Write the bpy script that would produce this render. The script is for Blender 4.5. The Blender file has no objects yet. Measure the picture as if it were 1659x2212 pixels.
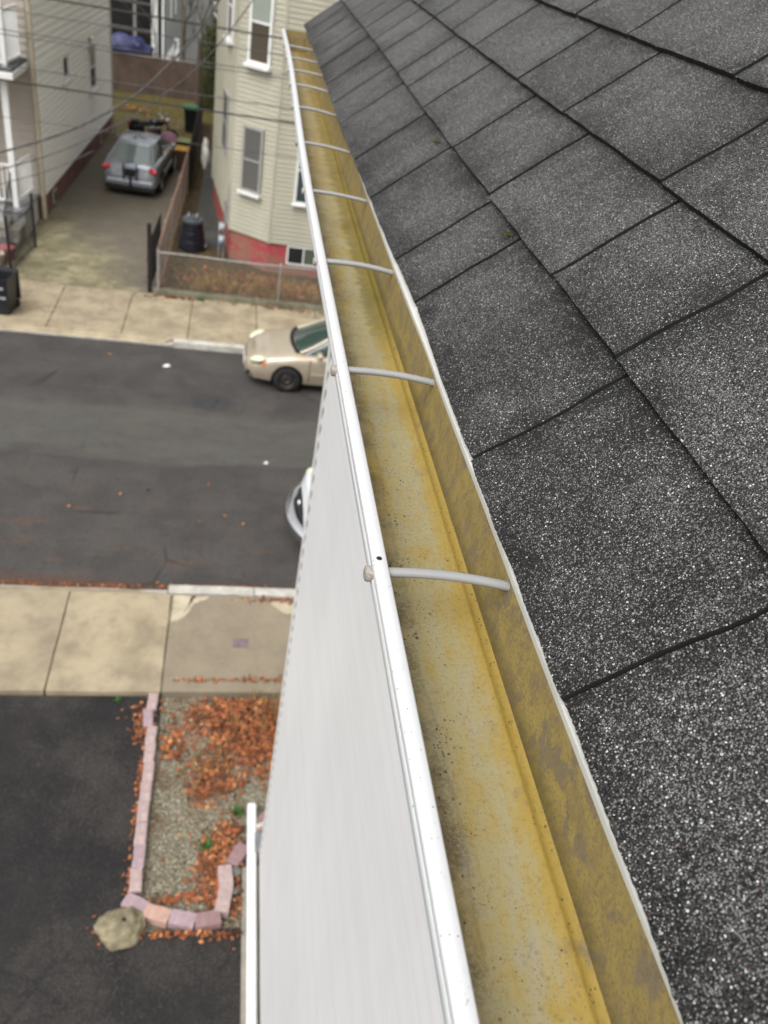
import bpy, bmesh, math, random
from mathutils import Vector, Matrix, noise
random.seed(7)
SC = bpy.context.scene
COL = SC.collection
R = math.radians
CAMZ = 9.0
# ------------------------------------------------------------------ camera
cam_d = bpy.data.cameras.new("camera"); cam = bpy.data.objects.new("camera", cam_d); COL.objects.link(cam)
SC.camera = cam
M3 = Matrix(((0.977541, -0.053652, -0.203801), (-0.129603, 0.60952, -0.782105), (0.166182, 0.790953, 0.588877)))
cam.matrix_world = Matrix.Translation((0, 0, CAMZ)) @ M3.to_4x4()
cam_d.sensor_fit = 'HORIZONTAL'; cam_d.sensor_width = 36; cam_d.lens = 1716.85/1659*36
cam_d.clip_start = 0.05; cam_d.clip_end = 500
cam_d.dof.use_dof = True; cam_d.dof.focus_distance = 0.86; cam_d.dof.aperture_fstop = 9.0
# ------------------------------------------------------------------ sky and sun (overcast)
SUN_EL, SUN_AZ = R(56), R(222)
W = bpy.data.worlds.new("World"); SC.world = W; W.use_nodes = True
nt = W.node_tree; bg = nt.nodes['Background']
sky = nt.nodes.new('ShaderNodeTexSky'); sky.sky_type = 'NISHITA'; sky.sun_disc = False
sky.sun_elevation = SUN_EL; sky.sun_rotation = SUN_AZ; sky.dust_density = 6; sky.air_density = 1.4
hs = nt.nodes.new('ShaderNodeHueSaturation'); hs.inputs['Saturation'].default_value = 0.05
nt.links.new(sky.outputs[0], hs.inputs['Color']); nt.links.new(hs.outputs[0], bg.inputs['Color'])
bg.inputs['Strength'].default_value = 0.15
sd = bpy.data.lights.new("sun", 'SUN'); so = bpy.data.objects.new("sun", sd); COL.objects.link(so)
sd.energy = 0.55; sd.angle = R(60); sd.color = (1.0, 0.975, 0.94)
sv = Vector((math.sin(SUN_AZ)*math.cos(SUN_EL), math.cos(SUN_AZ)*math.cos(SUN_EL), math.sin(SUN_EL)))
so.rotation_euler = sv.to_track_quat('Z', 'Y').to_euler(); so.location = (0, 0, 30)
SC.view_settings.view_transform = 'Standard'; SC.view_settings.look = 'None'
SC.view_settings.exposure = 0.62; SC.view_settings.gamma = 1
SC.render.engine = 'CYCLES'

# ------------------------------------------------------------------ helpers
class MB:
    def __init__(s): s.v = []; s.f = []; s.m = []
    def face(s, pts, mi=0):
        n = len(s.v); s.v += [tuple(p) for p in pts]; s.f.append(tuple(range(n, n+len(pts)))); s.m.append(mi)
    def box(s, a, b, mi=0, tf=None):
        x0, y0, z0 = a; x1, y1, z1 = b
        c = [(x0,y0,z0),(x1,y0,z0),(x1,y1,z0),(x0,y1,z0),(x0,y0,z1),(x1,y0,z1),(x1,y1,z1),(x0,y1,z1)]
        if tf: c = [tf(p) for p in c]
        n = len(s.v); s.v += [tuple(p) for p in c]
        for q in ((0,3,2,1),(4,5,6,7),(0,1,5,4),(1,2,6,5),(2,3,7,6),(3,0,4,7)):
            s.f.append(tuple(n+i for i in q)); s.m.append(mi)
    def grid(s, P, mi=0, close=False):
        n = len(s.v); nu = len(P); nv = len(P[0])
        for r in P: s.v += [tuple(p) for p in r]
        for i in range(nu-1):
            for j in range(nv-1 if not close else nv):
                k = (j+1) % nv
                s.f.append((n+i*nv+j, n+i*nv+k, n+(i+1)*nv+k, n+(i+1)*nv+j)); s.m.append(mi)
    def tube(s, pts, r, seg=8, mi=0, caps=True, flat=1.0):
        pts = [Vector(p) for p in pts]; rs = r if isinstance(r, (list, tuple)) else [r]*len(pts)
        rings = []; up = None
        for i, p in enumerate(pts):
            d = (pts[min(i+1, len(pts)-1)] - pts[max(i-1, 0)]).normalized()
            if up is None:
                up = Vector((0,0,1)) if abs(d.z) < .9 else Vector((1,0,0))
            a = d.cross(up)
            if a.length < 1e-5: a = d.cross(Vector((0,1,0)))
            a.normalize(); b = a.cross(d).normalized(); up = b
            rings.append([p + a*math.cos(2*math.pi*k/seg)*rs[i] + b*math.sin(2*math.pi*k/seg)*rs[i]*flat for k in range(seg)])
        s.grid(rings, mi, True)
        if caps: s.face(rings[0], mi); s.face(rings[-1][::-1], mi)
    def ball(s, c, r, mi=0, nu=8, nv=12, f=None):
        c = Vector(c); r = Vector(r) if not isinstance(r, (int, float)) else Vector((r,r,r))
        P = []
        for i in range(nu+1):
            t = math.pi*i/nu; row = []
            for j in range(nv):
                a = 2*math.pi*j/nv
                d = Vector((math.sin(t)*math.cos(a), math.sin(t)*math.sin(a), math.cos(t)))
                k = f(d) if f else 1
                row.append((c.x+d.x*r.x*k, c.y+d.y*r.y*k, c.z+d.z*r.z*k))
            P.append(row)
        s.grid(P, mi, True)
    def build(s, name, mats, parent=None, smooth=False, local=False, weld=False, bevel=0):
        me = bpy.data.meshes.new(name)
        off = Vector((0,0,0)) if (parent is None or local) else parent.location
        if parent is not None and not local and parent.parent is not None: off = parent.location + parent.parent.location
        me.from_pydata([(v[0]-off[0], v[1]-off[1], v[2]-off[2]) for v in s.v], [], s.f)
        if not isinstance(mats, (list, tuple)): mats = [mats]
        for m in mats: me.materials.append(m)
        for p, m in zip(me.polygons, s.m): p.material_index = m
        if weld or smooth:
            bm = bmesh.new(); bm.from_mesh(me)
            if weld: bmesh.ops.remove_doubles(bm, verts=bm.verts, dist=1e-4)
            bmesh.ops.recalc_face_normals(bm, faces=bm.faces); bm.to_mesh(me); bm.free()
        if smooth: me.polygons.foreach_set('use_smooth', [True]*len(me.polygons))
        o = bpy.data.objects.new(name, me); COL.objects.link(o)
        if parent is not None: o.parent = parent
        if bevel:
            bv = o.modifiers.new('bevel', 'BEVEL'); bv.width = bevel; bv.segments = 2
        return o
def thing(name, label, cat, loc=(0,0,0), rz=0, group=None):
    o = bpy.data.objects.new(name, None); COL.objects.link(o); o.location = loc; o.rotation_euler = (0,0,rz)
    o.empty_display_size = .2
    o['label'] = label; o['category'] = cat
    if group: o['group'] = group
    return o
def tag(o, label, cat, group=None, kind=None):
    o['label'] = label; o['category'] = cat
    if group: o['group'] = group
    if kind: o['kind'] = kind
    return o
def struct(o): o['kind'] = 'structure'; return o
def copy_tree(o, parent=None):
    c = o.copy(); COL.objects.link(c); c.parent = parent
    for ch in [q for q in bpy.data.objects if q.parent == o]: copy_tree(ch, c)
    return c
# ------------------------------------------------------------------ materials
class N:
    """tiny node helper"""
    def __init__(s, name):
        s.m = bpy.data.materials.new(name); s.m.use_nodes = True; s.t = s.m.node_tree
        s.p = s.t.nodes['Principled BSDF']; s.o = s.t.nodes['Material Output']
    def n(s, ty, **kw):
        k = s.t.nodes.new(ty)
        for a, b in kw.items(): setattr(k, a, b)
        return k
    def L(s, a, b): s.t.links.new(a, b)
    def val(s, x, sock):
        if isinstance(x, (int, float)): sock.default_value = x
        elif isinstance(x, (tuple, list)): sock.default_value = tuple(x) if len(x) != 3 or sock.type == 'VECTOR' else tuple(x)+(1,)
        else: s.L(x, sock)
    def pos(s, scale=(1,1,1), rot=(0,0,0), obj=False):
        if obj: src = s.n('ShaderNodeTexCoord').outputs['Object']
        else: src = s.n('ShaderNodeNewGeometry').outputs['Position']
        mp = s.n('ShaderNodeMapping'); mp.inputs['Scale'].default_value = scale; mp.inputs['Rotation'].default_value = rot
        s.L(src, mp.inputs['Vector']); return mp.outputs[0]
    def noise(s, vec, scale, detail=4, rough=.55, dist=0):
        k = s.n('ShaderNodeTexNoise'); s.L(vec, k.inputs['Vector']); k.inputs['Scale'].default_value = scale
        k.inputs['Detail'].default_value = detail; k.inputs['Roughness'].default_value = rough; k.inputs['Distortion'].default_value = dist
        return k.outputs['Fac']
    def voro(s, vec, scale, feature='F1', out='Color', rnd=1):
        k = s.n('ShaderNodeTexVoronoi', feature=feature); s.L(vec, k.inputs['Vector']); k.inputs['Scale'].default_value = scale
        k.inputs['Randomness'].default_value = rnd
        return k
    def math(s, op, a, b=None, c=None, clamp=False):
        k = s.n('ShaderNodeMath', operation=op, use_clamp=clamp); s.val(a, k.inputs[0])
        if b is not None: s.val(b, k.inputs[1])
        if c is not None: s.val(c, k.inputs[2])
        return k.outputs[0]
    def ramp(s, x, a, b, lo=0, hi=1, smooth=True):
        k = s.n('ShaderNodeMapRange'); k.interpolation_type = 'SMOOTHSTEP' if smooth else 'LINEAR'
        s.val(x, k.inputs[0])
        for i, q in enumerate((a, b, lo, hi)): k.inputs[i+1].default_value = q
        return k.outputs[0]
    def mix(s, f, a, b, mode='MIX'):
        k = s.n('ShaderNodeMix', data_type='RGBA', blend_type=mode)
        s.val(f, k.inputs[0]); s.val(a, k.inputs[6]); s.val(b, k.inputs[7]); return k.outputs[2]
    def xyz(s, v):
        k = s.n('ShaderNodeSeparateXYZ'); s.L(v, k.inputs[0]); return k.outputs
    def bump(s, h, dist, strength=1):
        k = s.n('ShaderNodeBump'); s.L(h, k.inputs['Height']); k.inputs['Distance'].default_value = dist; k.inputs['Strength'].default_value = strength
        s.L(k.outputs[0], s.p.inputs['Normal'])
    def out(s, col, rough=.6, spec=.5, metal=0, coat=0):
        s.val(col, s.p.inputs['Base Color']); s.val(rough, s.p.inputs['Roughness'])
        s.p.inputs['Specular IOR Level'].default_value = spec; s.p.inputs['Metallic'].default_value = metal
        s.p.inputs['Coat Weight'].default_value = coat; s.p.inputs['Coat Roughness'].default_value = .05
        return s.m
def simple(name, col, rough=.6, var=.18, sc=6, spec=.4, metal=0, coat=0, dirt=None, bump=0):
    k = N(name); v = k.pos(obj=True)
    n1 = k.noise(v, sc, 5, .6)
    c = k.mix(k.ramp(n1, .3, .7), tuple(q*(1-var) for q in col), tuple(min(1, q*(1+var)) for q in col))
    if dirt:
        n2 = k.noise(v, sc*.45, 6, .65)
        c = k.mix(k.math('MULTIPLY', k.ramp(n2, .52, .75), .6), c, dirt)
    if bump: k.bump(k.noise(v, sc*12, 4), bump)
    return k.out(c, rough, spec, metal, coat)

def m_shingle():
    k = N('granules'); v = k.pos()
    big = k.noise(v, 4.5, 5, .65); mid = k.noise(v, 30, 3, .6); streak = k.noise(k.pos((3, 16, 3)), 1.6, 4, .6)
    ac = k.n('ShaderNodeSeparateColor'); k.L(k.n('ShaderNodeAttribute', attribute_name='tabv').outputs['Color'], ac.inputs[0])
    att, cen = ac.outputs[0], ac.outputs[1]
    va = k.voro(v, 620); vb = k.voro(v, 400)
    ra = k.n('ShaderNodeSeparateColor'); k.L(va.outputs['Color'], ra.inputs[0])
    rb = k.n('ShaderNodeSeparateColor'); k.L(vb.outputs['Color'], rb.inputs[0])
    wear_shade = k.math('ADD', k.math('MULTIPLY', k.ramp(big, .38, .62), .50), k.math('MULTIPLY', cen, .34))
    wear_shade = k.math('ADD', wear_shade, k.math('MULTIPLY', k.ramp(mid, .35, .65), .12))
    wear_shade = k.math('ADD', wear_shade, k.math('MULTIPLY', k.ramp(streak, .35, .65), .12))
    wear_shade = k.math('ADD', wear_shade, k.math('MULTIPLY', att, .22))          # 0 edge dirt and painted butt shadow .. 1 worn and pale
    lo = k.mix(ra.outputs[0], (.003, .003, .003), (.040, .0385, .0375))
    hi = k.mix(ra.outputs[0], (.016, .0155, .015), (.150, .146, .142))
    c = k.mix(k.ramp(wear_shade, .2, 1.0, 0, .8, False), lo, hi)
    c = k.mix(k.ramp(ra.outputs[2], .955, .965), c, (.12, .075, .06))
    t1 = k.math('SUBTRACT', .985, k.math('MULTIPLY', wear_shade, .36))
    c = k.mix(k.math('GREATER_THAN', ra.outputs[1], t1), c, (.22, .218, .212))
    t2 = k.math('SUBTRACT', .985, k.math('MULTIPLY', wear_shade, .20))
    core = k.math('LESS_THAN', vb.outputs['Distance'], k.math('ADD', .20, k.math('MULTIPLY', rb.outputs[1], .26)))
    w2 = k.math('MULTIPLY', k.math('GREATER_THAN', rb.outputs[0], t2), core)
    c = k.mix(w2, c, k.mix(rb.outputs[2], (.28, .28, .275), (.68, .68, .66)))
    gap = k.math('MULTIPLY', k.ramp(va.outputs['Distance'], .42, .62), k.math('SUBTRACT', 1, w2))
    c = k.mix(k.math('MULTIPLY', gap, .8), c, (.003, .003, .003))      # black asphalt and painted crevice shade between the grains
    vd = k.math('SUBTRACT', 1, va.outputs['Distance'])
    k.bump(k.math('ADD', vd, k.math('MULTIPLY', k.noise(v, 90, 3), 1.6)), .0024, 1.0)
    k.p.inputs['Sheen Weight'].default_value = .03
    return k.out(c, .6, .16)
def m_gutter_floor():
    k = N('stained_gutter_metal'); v = k.pos(); X, Y, Z = k.xyz(v)
    a = k.noise(k.pos((30, 2.6, 30)), 1.0, 7, .68, .8); fine = k.noise(v, 190, 5, .8); b = k.noise(v, 19, 8, .72, .4)
    m2 = k.noise(k.pos((60, 24, 60)), 1.0, 7, .75)
    beige = (.27, .236, .125); gold = (.285, .197, .040); grey = (.255, .235, .185); brown = (.085, .064, .04)
    side = k.ramp(X, .270, .306, -.05, .16)
    g = k.ramp(k.math('ADD', k.math('ADD', k.math('MULTIPLY', a, .5), k.math('MULTIPLY', b, .5)), side), .38, .60)
    c = k.mix(g, beige, gold)
    # worn grey metal in ragged lengthwise patches
    gy = k.math('ADD', k.math('MULTIPLY', k.noise(k.pos((44, 5, 30)), 1.0, 7, .7, .5), .6), k.math('MULTIPLY', m2, .4))
    band = k.math('MULTIPLY', k.ramp(X, .200, .222), k.ramp(X, .270, .296, 1, 0))
    c = k.mix(k.math('MULTIPLY', k.math('MULTIPLY', k.ramp(gy, .50, .62), band), .55), c, grey)
    c = k.mix(k.math('MULTIPLY', k.ramp(fine, .48, .64), .42), c, (.17, .12, .035))
    c = k.mix(k.math('MULTIPLY', k.ramp(m2, .56, .68), .40), c, (.15, .11, .045))
    wob = k.math('ADD', X, k.math('MULTIPLY', k.math('SUBTRACT', k.noise(v, 9, 4), .5), .03))
    gn = k.noise(v, 260, 6, .9)
    gr = k.math('MULTIPLY', k.ramp(wob, .208, .248, 1, 0), k.ramp(k.math('ADD', gn, k.ramp(wob, .2, .24, .10, -.06)), .44, .56))
    c = k.mix(k.math('MULTIPLY', gr, k.ramp(k.noise(v, 28, 5, .7), .38, .6, .25, .85)), c, brown)
    for x0, w in ((.2235, .0035),):
        ln = k.math('MULTIPLY', k.ramp(k.math('ABSOLUTE', k.math('SUBTRACT', wob, x0)), .0, w, 1, 0), k.ramp(b, .42, .58))
        c = k.mix(k.math('MULTIPLY', ln, .25), c, brown)
    # silt and grit: flecks in three sizes
    for sc, rad, th, amt in ((300, .42, .50, .85), (150, .34, .62, .9), (60, .17, .62, 1)):
        vo = k.voro(v, sc); rr = k.n('ShaderNodeSeparateColor'); k.L(vo.outputs['Color'], rr.inputs[0])
        mask = k.ramp(k.noise(v, 15 if sc > 60 else 6, 5, .75), .42, .55)
        sp = k.math('MULTIPLY', k.math('LESS_THAN', vo.outputs['Distance'], k.math('MULTIPLY', rr.outputs[1], rad)), k.math('GREATER_THAN', rr.outputs[0], th))
        edge = k.math('MAXIMUM', k.ramp(wob, .222, .270, 1.0, .30), k.ramp(X, .288, .300, 0, .9))
        c = k.mix(k.math('MULTIPLY', k.math('MULTIPLY', k.math('MULTIPLY', sp, mask), edge), amt), c, (.045, .034, .022))
    pt = k.math('MULTIPLY', k.ramp(k.noise(v, 12, 5, .65), .57, .66), k.ramp(X, .268, .292))
    c = k.mix(k.math('MULTIPLY', pt, k.ramp(gn, .35, .6, .3, .8)), c, (.14, .10, .07))
    ol = k.math('MULTIPLY', k.ramp(Y, 1.25, 1.5), k.ramp(k.math('ADD', k.math('MULTIPLY', k.noise(k.pos((18, 30, 18)), 1.2, 6, .72, .5), .55), k.ramp(X, .225, .30, 0, .42)), .45, .62))
    c = k.mix(k.math('MULTIPLY', ol, .8), c, (.115, .088, .010))
    c = k.mix(k.math('MULTIPLY', k.ramp(Y, 1.3, 3.8), .28), c, (.33, .21, .045))
    k.bump(k.math('ADD', fine, m2), .0007, .6)
    return k.out(c, k.ramp(b, .3, .7, .42, .75), .4)
def m_gutter_back():
    k = N('mottled_gutter_back'); v2 = k.pos(); X, Y, Z = k.xyz(v2)
    n1 = k.noise(k.pos((1, .6, .45), (R(-24), 0, 0)), 95, 8, .75, .6); n2 = k.noise(v2, 17, 6, .7)
    fine = k.noise(v2, 300, 5, .8); n3 = k.noise(k.pos((1, .55, .40), (R(-24), 0, 0)), 78, 6, .65, .3)
    c = k.mix(k.ramp(n2, .3, .7), (.32, .245, .080), (.26, .20, .078))
    c = k.mix(k.math('MULTIPLY', k.ramp(n1, .47, .56), .60), c, (.20, .15, .085))
    c = k.mix(k.math('MULTIPLY', k.ramp(n3, .52, .60), .85), c, (.185, .15, .105))
    c = k.mix(k.math('MULTIPLY', k.ramp(fine, .50, .62), .5), c, (.095, .066, .026))
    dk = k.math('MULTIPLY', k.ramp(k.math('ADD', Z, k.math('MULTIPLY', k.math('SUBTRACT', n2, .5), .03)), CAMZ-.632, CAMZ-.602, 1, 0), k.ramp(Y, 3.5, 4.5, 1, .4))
    c = k.mix(k.math('MULTIPLY', dk, .78), c, (.085, .065, .020))  # olive band low on the wall paints in the shadow by the bead
    k.bump(k.math('ADD', fine, n1), .0006, .6)
    return k.out(c, .55, .35)
def m_white(name, col=(.80, .80, .80), speck=True, rough=.38):
    k = N(name); v = k.pos()
    c = k.mix(k.math('MULTIPLY', k.ramp(k.noise(v, 30, 6, .7), .45, .75), .25), col, tuple(q*.86 for q in (col[0], col[1]*.99, col[2]*.96)))
    if speck:
        vo = k.voro(v, 170); r = k.n('ShaderNodeSeparateColor'); k.L(vo.outputs['Color'], r.inputs[0])
        sp = k.math('MULTIPLY', k.math('LESS_THAN', vo.outputs['Distance'], .13), k.math('GREATER_THAN', r.outputs[0], .80))
        sc = k.math('MULTIPLY', k.ramp(k.noise(v, 95, 6, .85), .60, .66), .6)
        c = k.mix(k.math('MAXIMUM', sp, sc), c, (.22, .20, .18))
    return k.out(c, rough, .45)
def m_siding(name, col, tint, zdirt=True, streak=0):
    k = N(name); v = k.pos()
    c = k.mix(k.ramp(k.noise(k.pos((1.2, 1.2, .25)), 1.5, 5, .6), .3, .7), col, tint)
    c = k.mix(k.math('MULTIPLY', k.ramp(k.noise(k.pos((3, 3, 60)), 1.0, 3), .5, .7), .12), c, tuple(q*.7 for q in tint))
    if streak:
        c = k.mix(k.math('MULTIPLY', k.ramp(k.noise(k.pos((1, .08, 9)), 1.3, 5, .7), .42, .62), streak*.7), c, tuple(q*.72 for q in tint))
        c = k.mix(k.math('MULTIPLY', k.ramp(k.noise(k.pos((1, .05, 30)), 1.3, 4, .7), .5, .68), streak*.3), c, tuple(q*.6 for q in tint))
    k.bump(k.noise(k.pos((2, .3 if streak else 2, 60)), 2, 3), .0008, .4)
    return k.out(c, .45, .35)
def m_asphalt(name, a, b, road=False):
    k = N(name); v = k.pos(); X, Y, Z = k.xyz(v)
    n1 = k.noise(v, .9, 7, .65); n2 = k.noise(v, 90, 3, .7)
    c = k.mix(k.ramp(n1, .36, .64), a, b)
    c = k.mix(k.math('MULTIPLY', k.ramp(k.noise(v, 5, 8, .75), .52, .66), .35), c, tuple(q*.5 for q in a))
    ve = k.n('ShaderNodeTexVoronoi', feature='DISTANCE_TO_EDGE'); k.L(k.mix(.12, v, k.n('ShaderNodeTexNoise').outputs['Color']), ve.inputs['Vector']); ve.inputs['Scale'].default_value = .45
    c = k.mix(k.math('MULTIPLY', k.math('MULTIPLY', k.ramp(ve.outputs['Distance'], .0, .012, 1, 0), k.ramp(k.noise(v, .7, 3), .5, .6)), .55), c, (.012, .011, .011))
    if road:
        nx = k.noise(k.pos((.35, 1.6, 1)), 1.0, 6, .6)
        yy = k.math('ADD', Y, k.math('MULTIPLY', k.math('SUBTRACT', nx, .5), 1.6))
        bnd = k.math('MULTIPLY', k.ramp(yy, 13.0, 13.5), k.ramp(yy, 14.9, 15.4, 1, 0))
        c = k.mix(k.math('MULTIPLY', k.math('MULTIPLY', bnd, k.ramp(k.noise(k.pos((.6, 1.8, 1)), 1.4, 6, .7), .25, .6, .25, 1)), .75), c, (.095, .092, .080))
        seam_or_shade_strip = k.math('MULTIPLY', k.ramp(k.math('ABSOLUTE', k.math('SUBTRACT', yy, 13.1)), .02, .22, 1, 0), .45)
        c = k.mix(seam_or_shade_strip, c, (.05, .05, .05))
        ob = k.math('MULTIPLY', k.ramp(Y, 11.8, 10.4), 1.0)
        rust = k.math('MULTIPLY', k.ramp(k.noise(k.pos((.5, 1.4, 1)), 2.2, 6, .7), .54, .7), k.math('MULTIPLY', k.ramp(Y, 9.6, 10.6), k.ramp(Y, 11.6, 12.6, 1, 0)))
        c = k.mix(k.math('MULTIPLY', rust, .45), c, (.14, .07, .04))
        gut = k.ramp(k.math('ADD', Y, k.math('MULTIPLY', nx, .6)), 9.85, 10.25, .6, 0)
        c = k.mix(gut, c, (.11, .045, .02))
        pot = k.ramp(k.math('ADD', k.math('POWER', k.math('MULTIPLY', k.math('ADD', X, .25), 1.5), 2), k.math('POWER', k.math('MULTIPLY', k.math('SUBTRACT', Y, 15.6), 2.2), 2)), .1, 1.0, 1, 0)
        c = k.mix(k.math('MULTIPLY', pot, k.ramp(k.noise(v, 6, 5, .7), .35, .55, .2, .75)), c, (.035, .038, .042))
    vo = k.voro(v, 110); r = k.n('ShaderNodeSeparateColor'); k.L(vo.outputs['Color'], r.inputs[0])
    c = k.mix(k.math('MULTIPLY', k.math('GREATER_THAN', r.outputs[0], .86), .30 if not road else .16), c, (.16, .15, .135))
    if not road: c = k.mix(k.math('MULTIPLY', k.ramp(k.noise(v, .55, 5, .6), .40, .62), .6), c, (.012, .0115, .013))
    c = k.mix(k.math('MULTIPLY', k.math('GREATER_THAN', r.outputs[1], .80), .5), c, (.02, .02, .02))
    k.bump(vo.outputs['Distance'], .003, .6)
    return k.out(c, k.ramp(n1, .35, .65, .55, .85), .16)
def m_slab(name, attr=True, a=(.38, .315, .21), b=(.24, .195, .13)):
    k = N(name); v = k.pos()
    c = k.mix(k.ramp(k.noise(v, 1.6, 7, .68), .32, .68), a, b)
    c = k.mix(k.math('MULTIPLY', k.ramp(k.noise(v, 3.2, 7, .75), .50, .68), .5), c, (.21, .175, .13))
    if attr:
        at = k.n('ShaderNodeAttribute', attribute_name='slabv').outputs['Fac']
        c = k.mix(at, c, k.mix(k.ramp(k.noise(v, 2.5, 6, .7), .3, .7), (.25, .205, .145), (.185, .155, .115)))
    c = k.mix(k.math('MULTIPLY', k.ramp(k.noise(v, 120, 3, .8), .5, .7), .25), c, (.2, .17, .13))
    k.bump(k.noise(v, 60, 5, .7), .004, .5)
    return k.out(c, .8, .25)
def m_drive_far():
    k = N('mossy_driveway_concrete'); v = k.pos(); X, Y, Z = k.xyz(v)
    n = k.noise(v, .8, 7, .65); n2 = k.noise(v, 3.5, 6, .7)
    c = k.mix(k.ramp(n, .35, .65), (.25, .22, .135), (.165, .15, .09))
    c = k.mix(k.math('MULTIPLY', k.ramp(n2, .44, .62), .65), c, (.115, .10, .055))
    c = k.mix(k.math('MULTIPLY', k.ramp(k.noise(v, 1.7, 6, .7), .52, .66), .6), c, (.33, .285, .18))
    brn = k.math('MULTIPLY', k.ramp(k.math('ADD', Y, k.math('MULTIPLY', X, -.9)), 25.2, 27.6), 1.0)
    brn = k.ramp(k.math('ADD', k.math('ADD', k.math('MULTIPLY', Y, .30), k.math('MULTIPLY', X, .55)), k.math('MULTIPLY', n, 1.6)), 5.3, 6.3)
    c = k.mix(k.math('MULTIPLY', brn, .8), c, (.115, .098, .082))
    moss = k.math('MULTIPLY', k.ramp(Y, 34.5, 37.5), k.ramp(n2, .3, .55))
    c = k.mix(moss, c, (.105, .085, .02))
    k.bump(n2, .02, .5)
    return k.out(c, .7, .3)
def m_gravel():
    k = N('pea_gravel'); v = k.pos()
    vo = k.voro(v, 58); r = k.n('ShaderNodeSeparateColor'); k.L(vo.outputs['Color'], r.inputs[0])
    c = k.mix(r.outputs[0], (.08, .07, .045), (.30, .265, .18))
    c = k.mix(k.math('GREATER_THAN', r.outputs[1], .88), c, (.42, .39, .32))
    c = k.mix(k.ramp(k.noise(v, 2.2, 5, .7), .5, .72), c, (.12, .075, .04))
    k.bump(k.math('SUBTRACT', 1, vo.outputs['Distance']), .02, 1)
    return k.out(c, .75, .3)
def m_soil(name='soil', a=(.10, .075, .04), b=(.16, .085, .035), g=(.07, .07, .02)):
    k = N(name); v = k.pos()
    c = k.mix(k.ramp(k.noise(v, 2.5, 7, .7), .35, .65), a, b)
    c = k.mix(k.ramp(k.noise(v, 1.1, 6, .7), .55, .68), c, g)
    vo = k.voro(v, 14); r = k.n('ShaderNodeSeparateColor'); k.L(vo.outputs['Color'], r.inputs[0])
    c = k.mix(k.math('MULTIPLY', k.math('GREATER_THAN', r.outputs[0], .93), .5), c, (.26, .15, .06))
    k.bump(k.noise(v, 20, 5, .7), .04, .8)
    return k.out(c, .9, .2)
def m_redbrick():
    k = N('red_painted_foundation'); v = k.pos()
    c = k.mix(k.ramp(k.noise(v, 2.4, 6, .65), .42, .6), (.36, .055, .065), (.28, .12, .085))
    c = k.mix(k.math('MULTIPLY', k.ramp(k.noise(v, 5, 6, .7), .55, .7), .6), c, (.36, .27, .22))
    c = k.mix(k.math('MULTIPLY', k.ramp(k.xyz(v)[2], .05, .45, 1, 0), k.ramp(k.noise(v, 4, 5), .3, .6)), c, (.22, .15, .12))
    k.bump(k.noise(v, 30, 4), .01, .6)
    return k.out(c, .8, .3)
def m_glass(name, col=(.02, .025, .025), rough=.06):
    k = N(name); return k.out(col, rough, .7)
def m_board(name, a, b):
    k = N(name)
    n = k.noise(k.pos((9, 9, .5)), 1.5, 6, .7); n2 = k.noise(k.pos((1, 1, 1)), 1.1, 5)
    c = k.mix(k.ramp(n, .3, .7), a, b); c = k.mix(k.math('MULTIPLY', k.ramp(n2, .45, .65), .5), c, tuple(q*.5 for q in a))
    return k.out(c, .85, .2)
def m_tarp():
    k = N('blue_tarp'); v = k.pos()
    c = k.mix(k.ramp(k.noise(v, 2.4, 5, .6, .8), .35, .65), (.008, .012, .05), (.03, .034, .12))
    k.bump(k.noise(v, 3.5, 4, .6, 1.0), .15, .8)
    return k.out(c, .35, .5)
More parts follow.
